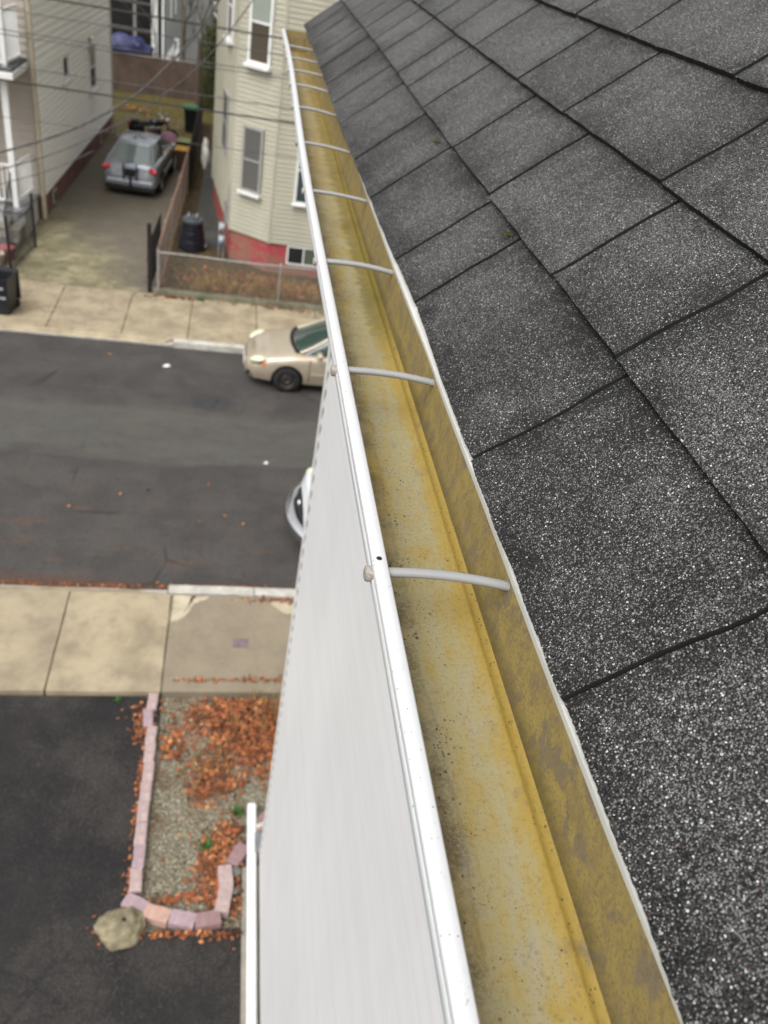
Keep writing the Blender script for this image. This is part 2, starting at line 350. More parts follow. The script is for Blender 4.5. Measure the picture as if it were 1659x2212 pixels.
MT = dict(
 shingle=m_shingle(), edge=simple('asphalt_cut_edge', (.012, .0115, .011), .9, .3, 60), felt=simple('dark_underlay', (.009,.009,.009), .95),
 gfloor=m_gutter_floor(), gback=m_gutter_back(), lip=m_white('white_gutter_paint', (.57,.575,.575)), face=m_white('white_gutter_face', (.56,.58,.59)),
 ferr=m_white('weathered_white_tube', (.27,.27,.265)), drip=m_white('off_white_drip_edge', (.56,.555,.52), True, .6),
 spike=simple('dull_zinc', (.33,.30,.27), .6, .3, 300, .5, .3, bump=.0004),
 siding=m_siding('white_vinyl_siding', (.68,.68,.68), (.64,.64,.64), streak=.26), trimw=simple('white_trim', (.72,.72,.70), .45, .04),
 found=simple('grey_concrete', (.26,.24,.20), .85, .2, 4, dirt=(.14,.12,.09)),
 road=m_asphalt('street_asphalt', (.054,.049,.046), (.074,.067,.062), True), drive=m_asphalt('driveway_asphalt', (.018,.016,.0155), (.042,.038,.035)),
 slab=m_slab('sidewalk_concrete'), curb=simple('granite_kerb', (.44,.42,.375), .8, .2, 5, dirt=(.25,.22,.18), bump=.004), joint=simple('joint_dirt', (.075,.062,.035), .95, .3, 8),
 dfar=m_drive_far(), gravel=m_gravel(), soil=m_soil(), yard=m_soil('yard_soil', (.05,.042,.026), (.085,.055,.025), (.05,.05,.014)),
 paver=simple('pink_paver', (.40,.30,.285), .85, .16, 14, dirt=(.28,.17,.15), bump=.004), rock=simple('tan_rock', (.235,.20,.125), .85, .35, 9, dirt=(.10,.09,.045), bump=.010),
 bside=m_siding('beige_vinyl_siding', (.44,.42,.33), (.39,.375,.295)), wside=m_siding('cream_vinyl_siding', (.84,.83,.79), (.81,.80,.76)),
 tside=m_siding('tan_vinyl_siding', (.42,.37,.32), (.37,.33,.28)), gside=m_siding('grey_vinyl_siding', (.24,.25,.24), (.20,.21,.20)),
 red=m_redbrick(), rbrick=simple('brown_red_foundation', (.17,.085,.07), .85, .25, 3, dirt=(.12,.08,.06)),
 wframe=simple('white_window_frame', (.70,.70,.68), .4, .04), gframe=simple('grey_window_frame', (.30,.29,.27), .5, .06),
 glass=m_glass('window_glass'), glassg=m_glass('screened_glass', (.10,.10,.09), .35), glassl=m_glass('blind_behind_glass', (.26,.29,.25), .3),
 cglass=m_glass('car_glass', (.035,.055,.045), .03), black=simple('black_plastic', (.012,.012,.013), .5, .2, 8), tyre=simple('tyre_rubber', (.014,.013,.013), .85, .2),
 rim=simple('steel_rim', (.055,.048,.045), .5, .2, 20, metal=.5), chrome=simple('chrome', (.7,.7,.72), .15, .03, metal=1),
 gold=simple('champagne_car_paint', (.42,.355,.265), .32, .03, coat=.8, metal=.35), silver=simple('silver_car_paint', (.30,.32,.36), .3, .03, coat=.8, metal=.45),
 cwhite=simple('white_car_paint', (.60,.61,.63), .25, .02, coat=.8), lamp=simple('headlamp_lens', (.60,.60,.44), .12, .1, 30, coat=1), amber=simple('amber_lens', (.75,.18,.02), .2, .05),
 tail=simple('red_lens', (.5,.02,.03), .15, .2, 20, coat=1), plate=simple('number_plate', (.6,.6,.62), .5, .05),
 iron=simple('black_iron', (.012,.011,.012), .5, .2), rusty=simple('rusty_rail', (.22,.13,.09), .8, .3, 12, dirt=(.32,.28,.24)), galv=simple('galvanised', (.34,.33,.31), .5, .2, 10, metal=.4),
 wood=m_board('weathered_board', (.115,.08,.06), (.16,.115,.09)), dwood=m_board('dark_board', (.05,.035,.025), (.09,.06,.045)),
 bin=simple('dark_bin_plastic', (.014,.016,.02), .4, .2), comp=simple('compost_plastic', (.011,.012,.018), .35, .2), lidg=simple('green_lid', (.035,.20,.09), .45, .15), yel=simple('yellow_lid', (.50,.27,.02), .5, .2, 5),
 lime=simple('pale_green_tub', (.22,.27,.08), .5, .25, 8), cable=simple('weathered_cable', (.035,.032,.028), .8, .2), cablel=simple('grey_cable', (.07,.066,.064), .7, .2),
 bark=simple('bark', (.10,.075,.05), .95, .3, 20, bump=.02), ivy=simple('ivy_leaf', (.055,.062,.014), .7, .4, 3), moss=simple('moss', (.06,.065,.012), .95, .4, 200),
 leaf1=simple('orange_leaf', (.30,.092,.03), .7, .3, 3), leaf2=simple('rust_leaf', (.18,.06,.026), .75, .3, 3), leaf3=simple('tan_leaf', (.46,.20,.075), .7, .3, 3), leaf4=simple('brown_leaf', (.10,.045,.02), .8, .3, 3),
 straw=simple('straw', (.30,.20,.07), .8, .3, 3), weed=simple('weed_green', (.05,.11,.02), .7, .3, 3), tarp=m_tarp(), dark=simple('dark_interior', (.012,.010,.010), .9, .3, 2),
 seam_or_shade_strip=simple('seam_shade', (.12,.12,.10), .9, .3, 30), tand=simple('tan_downspout', (.40,.35,.25), .5, .08), roofg=simple('grey_roofing', (.07,.072,.075), .9, .3, 3), pinkc=None, stoneg=simple('grey_stone', (.14,.14,.135), .85, .3, 9),
 litter=simple('pale_litter', (.7,.68,.64), .6, .1), rug=simple('brown_curtain', (.20,.12,.07), .9, .4, 2), cap=simple('rail_cap_wood', (.30,.24,.20), .8, .2, 4),
)
def m_pink():
    k = N('pink_check'); v = k.pos(obj=True); 
    ck = k.n('ShaderNodeTexChecker'); k.L(v, ck.inputs['Vector']); ck.inputs['Scale'].default_value = 11
    c = k.mix(ck.outputs['Fac'], (.42,.20,.27), (.25,.16,.20)); return k.out(c, .8, .2)
MT['pinkc'] = m_pink()
def sm(t, a, b):
    t = max(0, min(1, (t-a)/(b-a))); return t*t*(3-2*t)
# ================================================================== OUR HOUSE: roof, wall, gutter
h = 0.54
def sag(y): return .027*sm(y, 1.6, 3.9)
LIPX = .1795
def lx(y): return .019*sm(y, 1.8, 4.2)
EY = 4.66                                            # far end of the gutter
TH = R(42)
def RP(s, y, n=0):                                   # point on the roof: s up the slope, n off it
    return (.587*h + s*math.cos(TH) - n*math.sin(TH), y, CAMZ - h + s*math.sin(TH) + n*math.cos(TH) + sag(y)*max(0, 1-s/1.5))
house = thing('white_house', 'tall white vinyl-sided house with a dark shingle roof, filling the right of the photo', 'house', (.68, 0, 0))
# --- shingles: every tab a thin slab with a ragged butt edge
ROWS = {0: [.433,.817,1.306,1.518,1.923,2.26,2.663,2.943,3.252,3.577,3.852,4.298,4.6],
        1: [.851,1.122,1.528,1.877,2.286,2.548,2.758,3.135,3.398,3.70,3.975,4.3,4.62],
        2: [1.184,1.668,2.014,2.489,2.80,3.099,3.418,3.75,4.1,4.5],
        3: [1.363,1.837,2.171,2.552,2.95,3.3,3.62,4.0,4.4]}
SB = [.0055,.222,.428,.633,.838]
while SB[-1] < 3.6: SB.append(SB[-1]+.205)
YEND = 4.90
def shingles():
    mb = MB(); vals = []
    rr = random.Random(11)
    for k in range(len(SB)-1):
        cuts = list(ROWS.get(k, []))
        y0 = cuts[0] if cuts else rr.uniform(.2,.5)
        lead = []
        y = y0
        while y > -2.5: y -= rr.choice([.21,.30,.38,.46]); lead.append(y)
        while not k in ROWS and (cuts[-1] if cuts else y0) < YEND-.3: cuts.append((cuts[-1] if cuts else y0)+rr.choice([.2,.3,.36,.45]))
        cuts = sorted(lead+cuts); cuts.append(YEND+.01)
        s0 = SB[k]; s1 = SB[k+1]+.03
        for a, b in zip(cuts[:-1], cuts[1:]):
            if b-a < .05: continue
            tv = rr.random()*.8+(.7 if k else -.6); lift = rr.uniform(0, .0012); g0 = .0022+.0032*sm(.5*(a+b), .3, 1.6)+rr.uniform(0, .0008); so = rr.uniform(-.002,.002)
            near = a < 2.6 and k < 7
            nv = max(3, int((b-a)/(.004 if near else .02))); nu = 24 if near else 9
            P = []
            for i in range(nu+1):
                u = i/nu; row = []
                for j in range(nv+1):
                    v = j/nv
                    e0 = noise.noise((a*7, s0*9+u*4, 1.3))*.0045+(.0006*noise.noise((a*70, i*3.3, k)) if near else 0); e1 = noise.noise((b*7, s0*9+u*4, 1.3))*.0045
                    y = (a+g0+e0)*(1-v)+(b-g0+e1)*v
                    s = s0+(s1-s0)*u
                    if i == 0:
                        s += so + .0011*noise.noise((y*160, k*3.1, 0)) + .0022*noise.noise((y*14, k*5.7, 2))
                        if k == 0: s += .007*math.exp(-((y-1.32)/.22)**2) + .004*noise.noise((y*2.2, 9, 2)) + .0009*noise.noise((y*330, 4, 1)) - .014*sm(y, 1.9, 2.7)
                    n = (.0150*(1-u)+.0035*u) + lift*(1-u) + .0012*noise.noise((y*5, s*5, k*2.))
                    row.append(RP(s, y, n))
                P.append(row)
            st = len(mb.v); mb.grid(P, 0)
            cen = []
            for i in range(nu+1):
                for j in range(nv+1):
                    d = min(j/nv*(b-a), (1-j/nv)*(b-a), i/nu*(s1-s0)*1.0, max(0, (1-i/nu)*(s1-s0)-.03)*1.2)+.012*noise.noise((a+j/nv*(b-a))*Vector((9,0,0))+Vector((0,i*.9,k)))
                    cen.append(sm(d, .0, .062))  # tab edges and strip under the next butt: dirt plus painted shadow
            # skirts: butt edge and both sides
            dn = Vector((math.sin(TH), 0, -math.cos(TH)))*.0135
            fr = P[0]; mb.grid([[tuple(Vector(p)+dn) for p in fr], fr], 1)
            for c in (0, -1):
                ed = [r[c] for r in P]; mb.grid([[tuple(Vector(p)+dn) for p in ed], ed], 1)
            vals += [(st, len(mb.v), tv, cen)]
    # underlay sheet seen in the slots
    mb.grid([[RP(.03+s*1.2, -3+v*.25, .0015-.004) for v in range(32)] for s in range(4)], 1)
    o = mb.build('shingle_roof', [MT['shingle'], MT['edge']], house)
    at = o.data.color_attributes.new('tabv', 'FLOAT_COLOR', 'POINT')
    for a, b, t, cen in vals:
        for i in range(a, b): at.data[i].color = (t, cen[i-a] if i-a < len(cen) else 0, 0, 1)
    return o
roof = shingles()
# deck, rakes, far slope
mb = MB()
S1 = SB[-1]+.02
mb.grid([[RP(.02, -3, -.014), RP(.02, YEND-.02, -.014)], [RP(S1, -3, -.014), RP(S1, YEND-.02, -.014)]], 0)
xr, zr = RP(S1, 0, 0)[0], RP(S1, 0, 0)[2]
mb.face([(xr, -3, zr), (xr, YEND, zr), (xr+3.2, YEND, zr-2.88), (xr+3.2, -3, zr-2.88)])
mb.build('roof_deck', MT['edge'], house)
mb = MB()   # rake board at the street gable
for s0_, s1_ in ((.0, S1),):
    a = RP(s0_, YEND-.045, -.004); b = RP(s1_, YEND-.045, -.004)
    mb.box((0,0,0), (1,1,1), 0, lambda p: (a[0]+(b[0]-a[0])*p[0], YEND-.045+.03*p[1], a[2]+(b[2]-a[2])*p[0]-.14*(1-p[2])))
mb.build('rake_board', MT['trimw'], house)
# drip edge
mb = MB(); P = []
for i in range(330):
    y = -.3 + i*.0158
    w = .0012*noise.noise((y*3, 0, 0))
    a = RP(.0, y); dz = sag(y)
    P.append([(a[0]-.0014+w, y, a[2]-.007), (a[0]-.0020+w, y, a[2]-.001), (a[0]-.002+w, y, a[2]+.0015), RP(.012, y, .0018), RP(.05, y, .0015)])
mb.grid(P); mb.build('drip_edge', MT['drip'], house, smooth=False)
# fascia + soffit + frieze
mb = MB()
zf = CAMZ-h-.02
mb.box((.322, -3, zf-.16), (.345, YEND-.05, zf)); mb.build('fascia', MT['trimw'], house)
mb = MB(); mb.box((.345, -3, zf-.165), (.70, YEND-.05, zf-.15)); mb.build('soffit', MT['trimw'], house)
# siding walls
WX = .68; WY = 4.83
def clap(mb, a, b, z0, z1, pitch, proud, mi=0, inset=0, seg=1, lip=.006, dutch=False):
    a = Vector((a[0], a[1], 0)); b = Vector((b[0], b[1], 0)); d = (b-a).normalized(); n = Vector((d.y, -d.x, 0))
    a = a+d*inset; b = b-d*inset
    nrow = max(1, int(round((z1-z0)/pitch))); p = (z1-z0)/nrow
    for i in range(nrow):
        zb = z0+i*p
        prof = [(0, zb), (proud, zb), (proud, zb+lip), (proud*.12, zb+p)]
        if dutch: prof = [(0, zb), (proud, zb), (proud, zb+.60*p), (proud*.15, zb+.80*p), (proud*.05, zb+p)]
        mb.grid([[(q.x+n.x*o, q.y+n.y*o, z) for (o, z) in prof] for q in (a, b)], mi)
mb = MB()
clap(mb, (WX+.0, WY-.082), (WX, -3), .42, zf-.165, .14, .020)
clap(mb, (6.8, WY), (WX+.05, WY), .42, 8.6, .14, .016)
mb.face([(.66,WY-.01,zf-.2),(6.9,WY-.01,zf-.2),(6.4,WY-.01,8.6),(3.4,WY-.01,zr-.05)])
mb.build('siding', MT['siding'], house)
mb = MB()
mb.box((WX-.021, WY-.058, .40), (WX+.03, WY+.024, zf-.165)); mb.box((WX+.03, WY, .40), (WX+.06, WY+.022, zf-.3))
mb.build('corner_trim', MT['trimw'], house, bevel=.003)
mb = MB(); mb.box((WX-.0165, WY-.0605, .42), (WX+.02, WY-.0585, zf-.165)); mb.build('seam_or_shade_strip', MT['seam_or_shade_strip'], house)  # dark strip painted in for the shadow dashes at the siding ends
mb = MB(); mb.box((WX+.01, -3, -.05), (6.8, WY-.01, .41)); mb.build('foundation', MT['found'], house)
mb = MB(); mb.box((WX+.03, -3, .42), (6.7, WY-.06, 8.2)); mb.build('inner_wall', MT['edge'], house)

# --- the gutter
gut = thing('rain_gutter', 'long white metal gutter with yellow-stained trough, hung along the dark shingle roof edge', 'gutter', (.24, 2.3, CAMZ-h-.1))
ys = [-.35+i*.03 for i in range(int((EY+.35)/.03)+1)]+[EY]
def G3(x, z, y, wlip=1.0): return (x + lx(y)*wlip, y, CAMZ-h+z+sag(y))
D = .09
def gw(y, q): return .0006*noise.noise((y*3.0, q, 1))
floor_p = [(LIPX-.003, -.010), (LIPX-.008, -.026), (LIPX+.002, -.050), (LIPX+.012, -.072), (.207, -D), (.25, -D-.0015), (.286, -D), (.2925, -D+.0045), (.2965, -D+.005), (.301, -D-.001), (.309, -D+.003)]
mb = MB()
P = [[G3(x+gw(y, 3), z+gw(y, 5), y, 1-(i/10)*1.0) for i, (x, z) in enumerate(floor_p)] for y in ys]; mb.grid(P, 0)
back = [(.309, -D+.003), (.3135, -D+.02), (.3150, -.05), (.3155, -.012), (.3160, .002)]
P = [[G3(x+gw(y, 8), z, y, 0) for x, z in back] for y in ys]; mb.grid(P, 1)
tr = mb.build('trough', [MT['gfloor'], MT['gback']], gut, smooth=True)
# outer shell: lip + ogee face
mb = MB()
def prof_lip(y):
    w = .0165
    x1 = LIPX; x0 = LIPX-w
    return [(x1-.002, -.013), (x1+.0003, -.010), (x1, -.0015), (x1-.0018, 0), (x0+.004, .0005), (x0+.0008, -.0006), (x0, -.0035), (x0+.001, -.012)]
mb.grid([[G3(x+gw(y, 9), z+gw(y, 11), y) for x, z in prof_lip(y)] for y in ys])
mb.build('lip', MT['lip'], gut, smooth=True)
mb = MB()
x0 = LIPX-.0165
face_p = [(x0+.001, -.0115), (x0-.0004, -.0135), (x0-.0006, -.017), (x0-.0002, -.024), (x0+.005, -.036), (x0+.018, -.058), (x0+.028, -.080), (x0+.034, -.094), (.312, -.096), (.3165, -.088), (.318, .002)]
mb.grid([[G3(x+gw(y, 4), z, y, max(0, 1-i/10) if i > 7 else 1) for i, (x, z) in enumerate(face_p)] for y in ys])
mb.build('outer_face', MT['face'], gut, smooth=True)
mb = MB()   # end cap
pts = [G3(x, z, EY, 1) for x, z in [(x0, -.003), (x0+.0, -.024), (x0+.018, -.058), (x0+.034, -.095)]]+[G3(.312, -.096, EY, 0), G3(.316, .0, EY, 0)]
mb.face(pts); mb.face([(p[0], p[1]+.004, p[2]) for p in pts[::-1]])
mb.build('end_cap', MT['gback'], gut)
HY = [.185-.02, .612, 1.066, 1.515, 1.975, 2.42, 2.86, 3.215, 3.50, 3.79, 4.12]
HY = [q*1.012+.004 for q in HY]
for i, y in enumerate(HY):
    if i == 0: continue
    mb = MB(); n = 9; rr = random.Random(i*3+1); dz = [.0, -.007, -.006, -.006, -.006, -.008, -.010, -.006, -.004, -.005, -.004][i]; dy = [0, -.008, -.006, -.004, -.006, -.006, -.004, -.01, -.004, 0, 0][i]
    bow = rr.uniform(.2, 1)*(.0045 if i < 4 else .002)
    pts = []
    xa, xb = LIPX-.002+lx(y), .3175
    for j in range(n+1):
        u = j/n; arc = math.sin(math.pi*u)*bow
        pts.append((xa+(xb-xa)*u, y+dy*u*u, CAMZ-h-.0095+sag(y)+dz*u*u+arc))
    mb.tube(pts, .0060 if i < 4 else .0052, 12, flat=.85)
    mb.build('ferrule', MT['ferr'], gut, smooth=True)
    mb = MB(); xc = LIPX-.0172+lx(y); zc = CAMZ-h-.0125+sag(y)
    mb.tube([(xc+.004, y, zc), (xc-.004, y, zc), (xc-.0062, y, zc), (xc-.0075, y, zc)], [.0085, .0088, .0082, .005], 18)
    mb.build('spike_head', MT['spike'], gut, smooth=False)
mb = MB()    # small screw hole in the lip by the nearest ferrule
mb.tube([(LIPX-.009, .634, CAMZ-h+.0006), (LIPX-.009, .634, CAMZ-h+.0012)], [.0032, .0026], 12); mb.build('screw_hole', MT['black'], gut)
mb = MB(); rr = random.Random(77)      # washed-down shingle grit lying in the trough
for i in range(2600):
    q = rr.random(); y = rr.uniform(.1, 2.6)**1.0
    if noise.noise((y*4, 3, 1))+noise.noise((y*13, 8, 1))*.5 < rr.uniform(-.6,.35): continue
    x = min(.30, (.206+abs(rr.gauss(0,.013))) if q < .55 else (.2905-abs(rr.gauss(0,.004)) if q < .72 else rr.uniform(.21,.288)))
    zf_ = -D-.0012 if x < .286 else -D+.0005
    r = rr.uniform(.0003,.0009)*(1.8 if rr.random() < .06 else 1); c = Vector(G3(x, zf_+r*.5, y, .2))
    e = [Vector((rr.uniform(.6,1.3)*r*a, rr.uniform(.6,1.4)*r*b, rr.uniform(.5,1)*r*cc)) for a, b, cc in ((1,0,0),(-1,0,0),(0,1,0),(0,-1,0),(0,0,1))]
    for a, b in ((0,2),(2,1),(1,3),(3,0)): mb.face([c+e[a], c+e[b], c+e[4]], 0 if rr.random() < .85 else 1)
tag(mb.build('roof_grit', [simple('dark_grit', (.035,.028,.02), .9, .4, 400), simple('pale_grit', (.4,.38,.34), .8)], None), 'dark washed-down roof grit lying in the yellow gutter trough', 'grit', None, 'stuff')
def tuft(p, r, lab, seed):
    rr = random.Random(seed); mb = MB()
    for i in range(46):
        d = Vector((rr.gauss(0,1), rr.gauss(0,1), abs(rr.gauss(0,.8)))).normalized()*r*rr.uniform(.3,1)
        c = Vector(p)+d; q = r*.28
        a = Vector((rr.gauss(0,1), rr.gauss(0,1), rr.gauss(0,1))).normalized()*q; b = d.cross(a).normalized()*q*.6
        mb.face([c-a, c+b, c+a+d*.3, c-b])
    o = mb.build('moss_tuft', MT['moss'], None); tag(o, lab, 'moss', 'moss tufts on the roof')
tuft(RP(.203, 1.335, .012), .009, 'green moss tuft in the shingle course line, the nearer and larger one', 1)
tuft(RP(.200, 1.99, .010), .009, 'small green moss tuft in the shingle course line, farther up the roof edge', 2)
# ================================================================== GROUND
def sheet(name, x0, y0, x1, y1, z, m, nx=1, ny=1):
    mb = MB(); mb.face([(x0,y0,z),(x1,y0,z),(x1,y1,z),(x0,y1,z)]); return struct(mb.build(name, m))
sheet('ground', -160, -60, 160, 260, -.06, MT['yard'])
sheet('street', -60, 9.52, 60, 18.12, 0, MT['road'])
def slabs(name, xs, y0, y1, zt, dark, parts=None, gap=.012):
    mb = MB(); vals = []
    mb.box((xs[0], y0+.02, zt-.15), (xs[-1], y1-.02, zt-.012), 1)
    for i in range(len(xs)-1):
        st = len(mb.v)
        a, b = xs[i]+gap, xs[i+1]-gap
        nn = 8
        g = lambda q: .010*noise.noise((q*3, i*7, 1))
        top = [[(a+g(y0+(y1-y0)*t/nn)+(b-a)*u/4, y0+(y1-y0)*t/nn + .010*noise.noise((a+(b-a)*u/4, t, 5)), zt) for u in range(5)] for t in range(nn+1)]
        mb.grid(top, 0)
        dn = lambda r: [(p[0], p[1], zt-.13) for p in r]
        mb.grid([top[0], dn(top[0])], 0); mb.grid([top[-1], dn(top[-1])], 0)
        for c in (0, -1): r = [q[c] for q in top]; mb.grid([r, dn(r)], 0)
        vals.append((st, len(mb.v), dark.get(i, 0)))
    o = struct(mb.build(name, [MT['slab'], MT['joint']]))
    at = o.data.color_attributes.new('slabv', 'FLOAT_COLOR', 'POINT')
    for a, b, t in vals:
        for k in range(a, b): at.data[k].color = (t, t, t, 1)
    return o
slabs('near_sidewalk', [-9.3,-7.5,-5.6,-3.75,-2.14,-.64,1.29,3.1,4.9,6.7,8.5], 7.42, 9.36, .12, {4: .0, 5: .85, 6: .6, 3: .22, 2: .3})
# (index 5 is the clean pale slab, 6 the brown one); far pavement
slabs('far_sidewalk', [-9.4,-7.6,-5.9,-4.2,-2.51,-.97,.71,2.3,4.0,5.7,7.4], 18.3, 20.84, .12, {3: .12, 4: .05, 7: .55, 8: .5})
mb = MB()
def kerb(x0, x1, y0, y1, z, seed):
    n = max(2, int((x1-x0)/.25)); P = []
    for i in range(n+1):
        x = x0+(x1-x0)*i/n; w = .012*noise.noise((x*2, seed, 0)); zz = z+.008*noise.noise((x*3, seed, 4))
        P.append([(x, y0+w, -.05), (x, y0+w, zz), (x, y1+w, zz), (x, y1+w, -.05)])
    mb.grid(P, 0); mb.face(P[0], 0); mb.face(P[-1][::-1], 0)
kerb(-.70, .62, 9.375, 9.56, .135, 1); kerb(.635, 9, 9.375, 9.56, .135, 2)
kerb(-1.28, .75, 18.08, 18.29, .14, 3); kerb(.765, 9, 18.08, 18.29, .14, 4)
kerb(-9, -1.30, 18.12, 18.29, .045, 5); kerb(-9, -.72, 9.375, 9.53, .04, 6)
struct(mb.build('kerb', MT['curb']))
# sloped lips of the dropped kerbs
mb = MB()
mb.face([(-9,9.35,.118),(-.70,9.35,.118),(-1.3,9.54,.03),(-9,9.54,.03)]); mb.face([(-9,18.31,.118),(-1.29,18.31,.118),(-1.6,18.11,.03),(-9,18.11,.03)])
o = struct(mb.build('dropped_kerb', MT['slab']))
sheet('near_driveway', -9, -3, -.63, 7.40, .05, MT['drive'])
sheet('near_driveway_apron', -.66, -3, .5, 4.22, .046, MT['drive'])
sheet('foundation_strip', .49, -3, .70, 4.9, .062, MT['found'])
sheet('gravel_bed', -.70, 4.2, 9, 7.42, .0, MT['gravel'])
sheet('far_driveway', -5.9, 20.83, -1.95, 41, .10, MT['dfar'])
sheet('far_yard', -2.0, 21.0, 9, 41, .06, MT['yard'])
sheet('back_yard', -14, 41, 9, 46, .03, m_soil('mossy_soil', (.07,.06,.018), (.10,.08,.025), (.06,.06,.012)))
sheet('yard_path', -1.25, 24.9, -.35, 36, .064, simple('wet_path', (.055,.058,.05), .6, .3, 2, dirt=(.04,.04,.015)))
mb = MB()
def patch(pts, z, mi=0):
    rr_ = random.Random(len(pts)); out = []
    for (ax, ay), (bx, by) in zip(pts, pts[1:]+pts[:1]):
        for t in range(8): out.append((ax+(bx-ax)*t/8+rr_.uniform(-.012,.012), ay+(by-ay)*t/8+rr_.uniform(-.012,.012), z))
    mb.face(out[::-1], mi)
patch([(-.60,9.33),(-.04,9.33),(-.29,9.15),(-.41,8.87),(-.60,8.74)], .124); patch([(.87,9.27),(1.24,9.27),(1.24,8.98),(1.07,9.02),(.93,9.16)], .124)
patch([(-.33,9.33),(-.27,9.33),(-.40,9.05),(-.43,8.95)], .128, 1)
o = struct(mb.build('sidewalk_repair', [simple('cream_concrete', (.42,.36,.26), .85, .15, 6), MT['joint']]))
# pavers: each its own block
pv = [(-.735,7.28,89,0),(-.765,7.00,95,1),(-.700,6.735,88,0),(-.692,6.455,89,0),(-.683,6.18,90,0),(-.684,5.90,92,0),(-.690,5.62,92,0),(-.684,5.34,90,0),(-.676,5.06,90,1),(-.676,4.78,94,0),
      (-.645,4.50,-28,1),(-.415,4.385,-18,2),(-.14,4.32,-14,1),(.125,4.30,6,3),(.29,4.50,80,0),(.305,4.76,96,0),(.44,5.03,58,3),(.70,5.42,50,3)]
names = ['first paver of the bed edging, touching the pale sidewalk slab','second paver from the sidewalk, shifted towards the driveway','third paver from the sidewalk along the driveway edge','fourth paver from the sidewalk along the driveway edge','fifth paver from the sidewalk along the driveway edge','sixth paver from the sidewalk along the driveway edge','seventh paver from the sidewalk along the driveway edge','eighth paver from the sidewalk along the driveway edge','ninth paver from the sidewalk along the driveway edge','tenth paver, last of the straight row before the rounded corner',
 'greyish pink paver on the bed corner, above the tan rock','peach pink paver in the bottom row, second from the rock','pale grey pink paver in the bottom row, third from the rock','dark mauve paver at the right end of the bottom row','pink paver standing just above the bottom right corner of the bed','second pink paver up the right side of the bed','large mauve paver lying askew beside the white pipe','mauve paver between white pipe and house corner']
pm = [MT['paver'], simple('mauve_paver', (.34,.25,.27), .85, .15, 14, bump=.004), simple('peach_paver', (.45,.285,.23), .85, .15, 14, bump=.004), simple('dark_mauve_paver', (.27,.17,.17), .85, .15, 14, bump=.004)]
for i, (x, y, a, mi) in enumerate(pv):
    mb = MB(); rr = random.Random(i+40); L_, W_, H_ = (.138, .064, .10) if i < 10 else (.138, .078, .125)
    P = []
    nx, nyy = 5, 4
    def pt(u, v, z):
        q = Vector((u*L_+rr.uniform(-.004,.004), v*W_+rr.uniform(-.004,.004), z+rr.uniform(-.003,.003))); return q
    top = [[pt(-1+2*iu/nx, -1+2*iv/nyy, H_) for iv in range(nyy+1)] for iu in range(nx+1)]
    mb.grid(top)
    low = lambda r: [Vector((p.x*1.03, p.y*1.05, 0)) for p in r]
    for r in (top[0], top[-1], [q[0] for q in top], [q[-1] for q in top]): mb.grid([r, low(r)])
    o = mb.build('paver', pm[mi], None, weld=True, bevel=.008); o.location = (x, y, rr.uniform(0, .012)); o.rotation_euler = (rr.uniform(-.03,.03), rr.uniform(-.03,.03), R(a))
    tag(o, names[i], 'paver', 'pink pavers edging the gravel bed')
# rock
mb = MB()
def rf(d): 
    a = math.atan2(d.y, d.x)
    return 1 + .24*noise.noise(d*1.7+Vector((3,1,0))) + .07*noise.noise(d*4.5) + .025*noise.noise(d*13) - .30*math.exp(-((d-Vector((.25,.1,.96)).normalized()).length/.16)**2)
mb.ball((0,0,0), (.255,.20,.15), 0, 60, 90, rf)
o = mb.build('rock', MT['rock'], None, smooth=True); o.location = (-.775, 4.27, .08); o.rotation_euler = (0,0,.15); mb = MB(); mb.ball((.03,.02,.118),(.021,.021,.03),0,8,10); hb = mb.build('hole', MT['dark'], o, local=True, smooth=True); tag(o, 'lumpy tan rock with a dark hole, at the corner of the pink pavers', 'rock')
# white pipe on the ground along the wall
pp = thing('drain_pipe', 'straight white pipe running along the foot of the white house wall', 'pipe', (.6, 2, .06))
mb = MB(); X0, X1 = .542, .652
mb.box((X0, -3, .065), (X1, 5.68, .16)); mb.build('pipe', simple('pipe_white', (.74,.75,.73), .4, .04), pp, bevel=.028)
mb = MB(); mb.tube([(.655, 5.36, .12), (.70, 5.38, .13), (.74, 5.42, .10), (.75, 5.44, .0)], .03, 10); mb.build('elbow', simple('elbow_cream', (.60,.57,.48), .5), pp, smooth=True)
mb = MB(); mb.box((.625, 5.02, .06), (.75, 5.27, .17)); o = mb.build('junction_box', simple('box_grey', (.19,.20,.20), .6), pp, bevel=.012)
# ---- leaves
def leaf(mb, x, y, z, s, rr, mi):
    a = rr.uniform(0, 6.28); t1 = rr.uniform(-.7,.7); t2 = rr.uniform(-.7,.7)
    m = Matrix.Rotation(a, 3, 'Z') @ Matrix.Rotation(t1, 3, 'X') @ Matrix.Rotation(t2, 3, 'Y')
    cu = rr.uniform(-.3,.5)
    out = [(-1,0,.1*cu),(-.5,.42,cu*.4),(.1,.55,cu*.5),(.6,.3,cu*.2),(1,0,cu*.4),(.55,-.32,cu*.2),(.05,-.55,cu*.5),(-.55,-.4,cu*.4)]
    pts = [m @ (Vector(p)*s) for p in out]
    c = Vector((x, y, z+s*.35)); mb.face([c+p for p in pts[:5]], mi); mb.face([c+pts[4], c+pts[5], c+pts[6], c+pts[7], c+pts[0]], mi)
LM = [MT['leaf1'], MT['leaf2'], MT['leaf3'], MT['leaf4']]
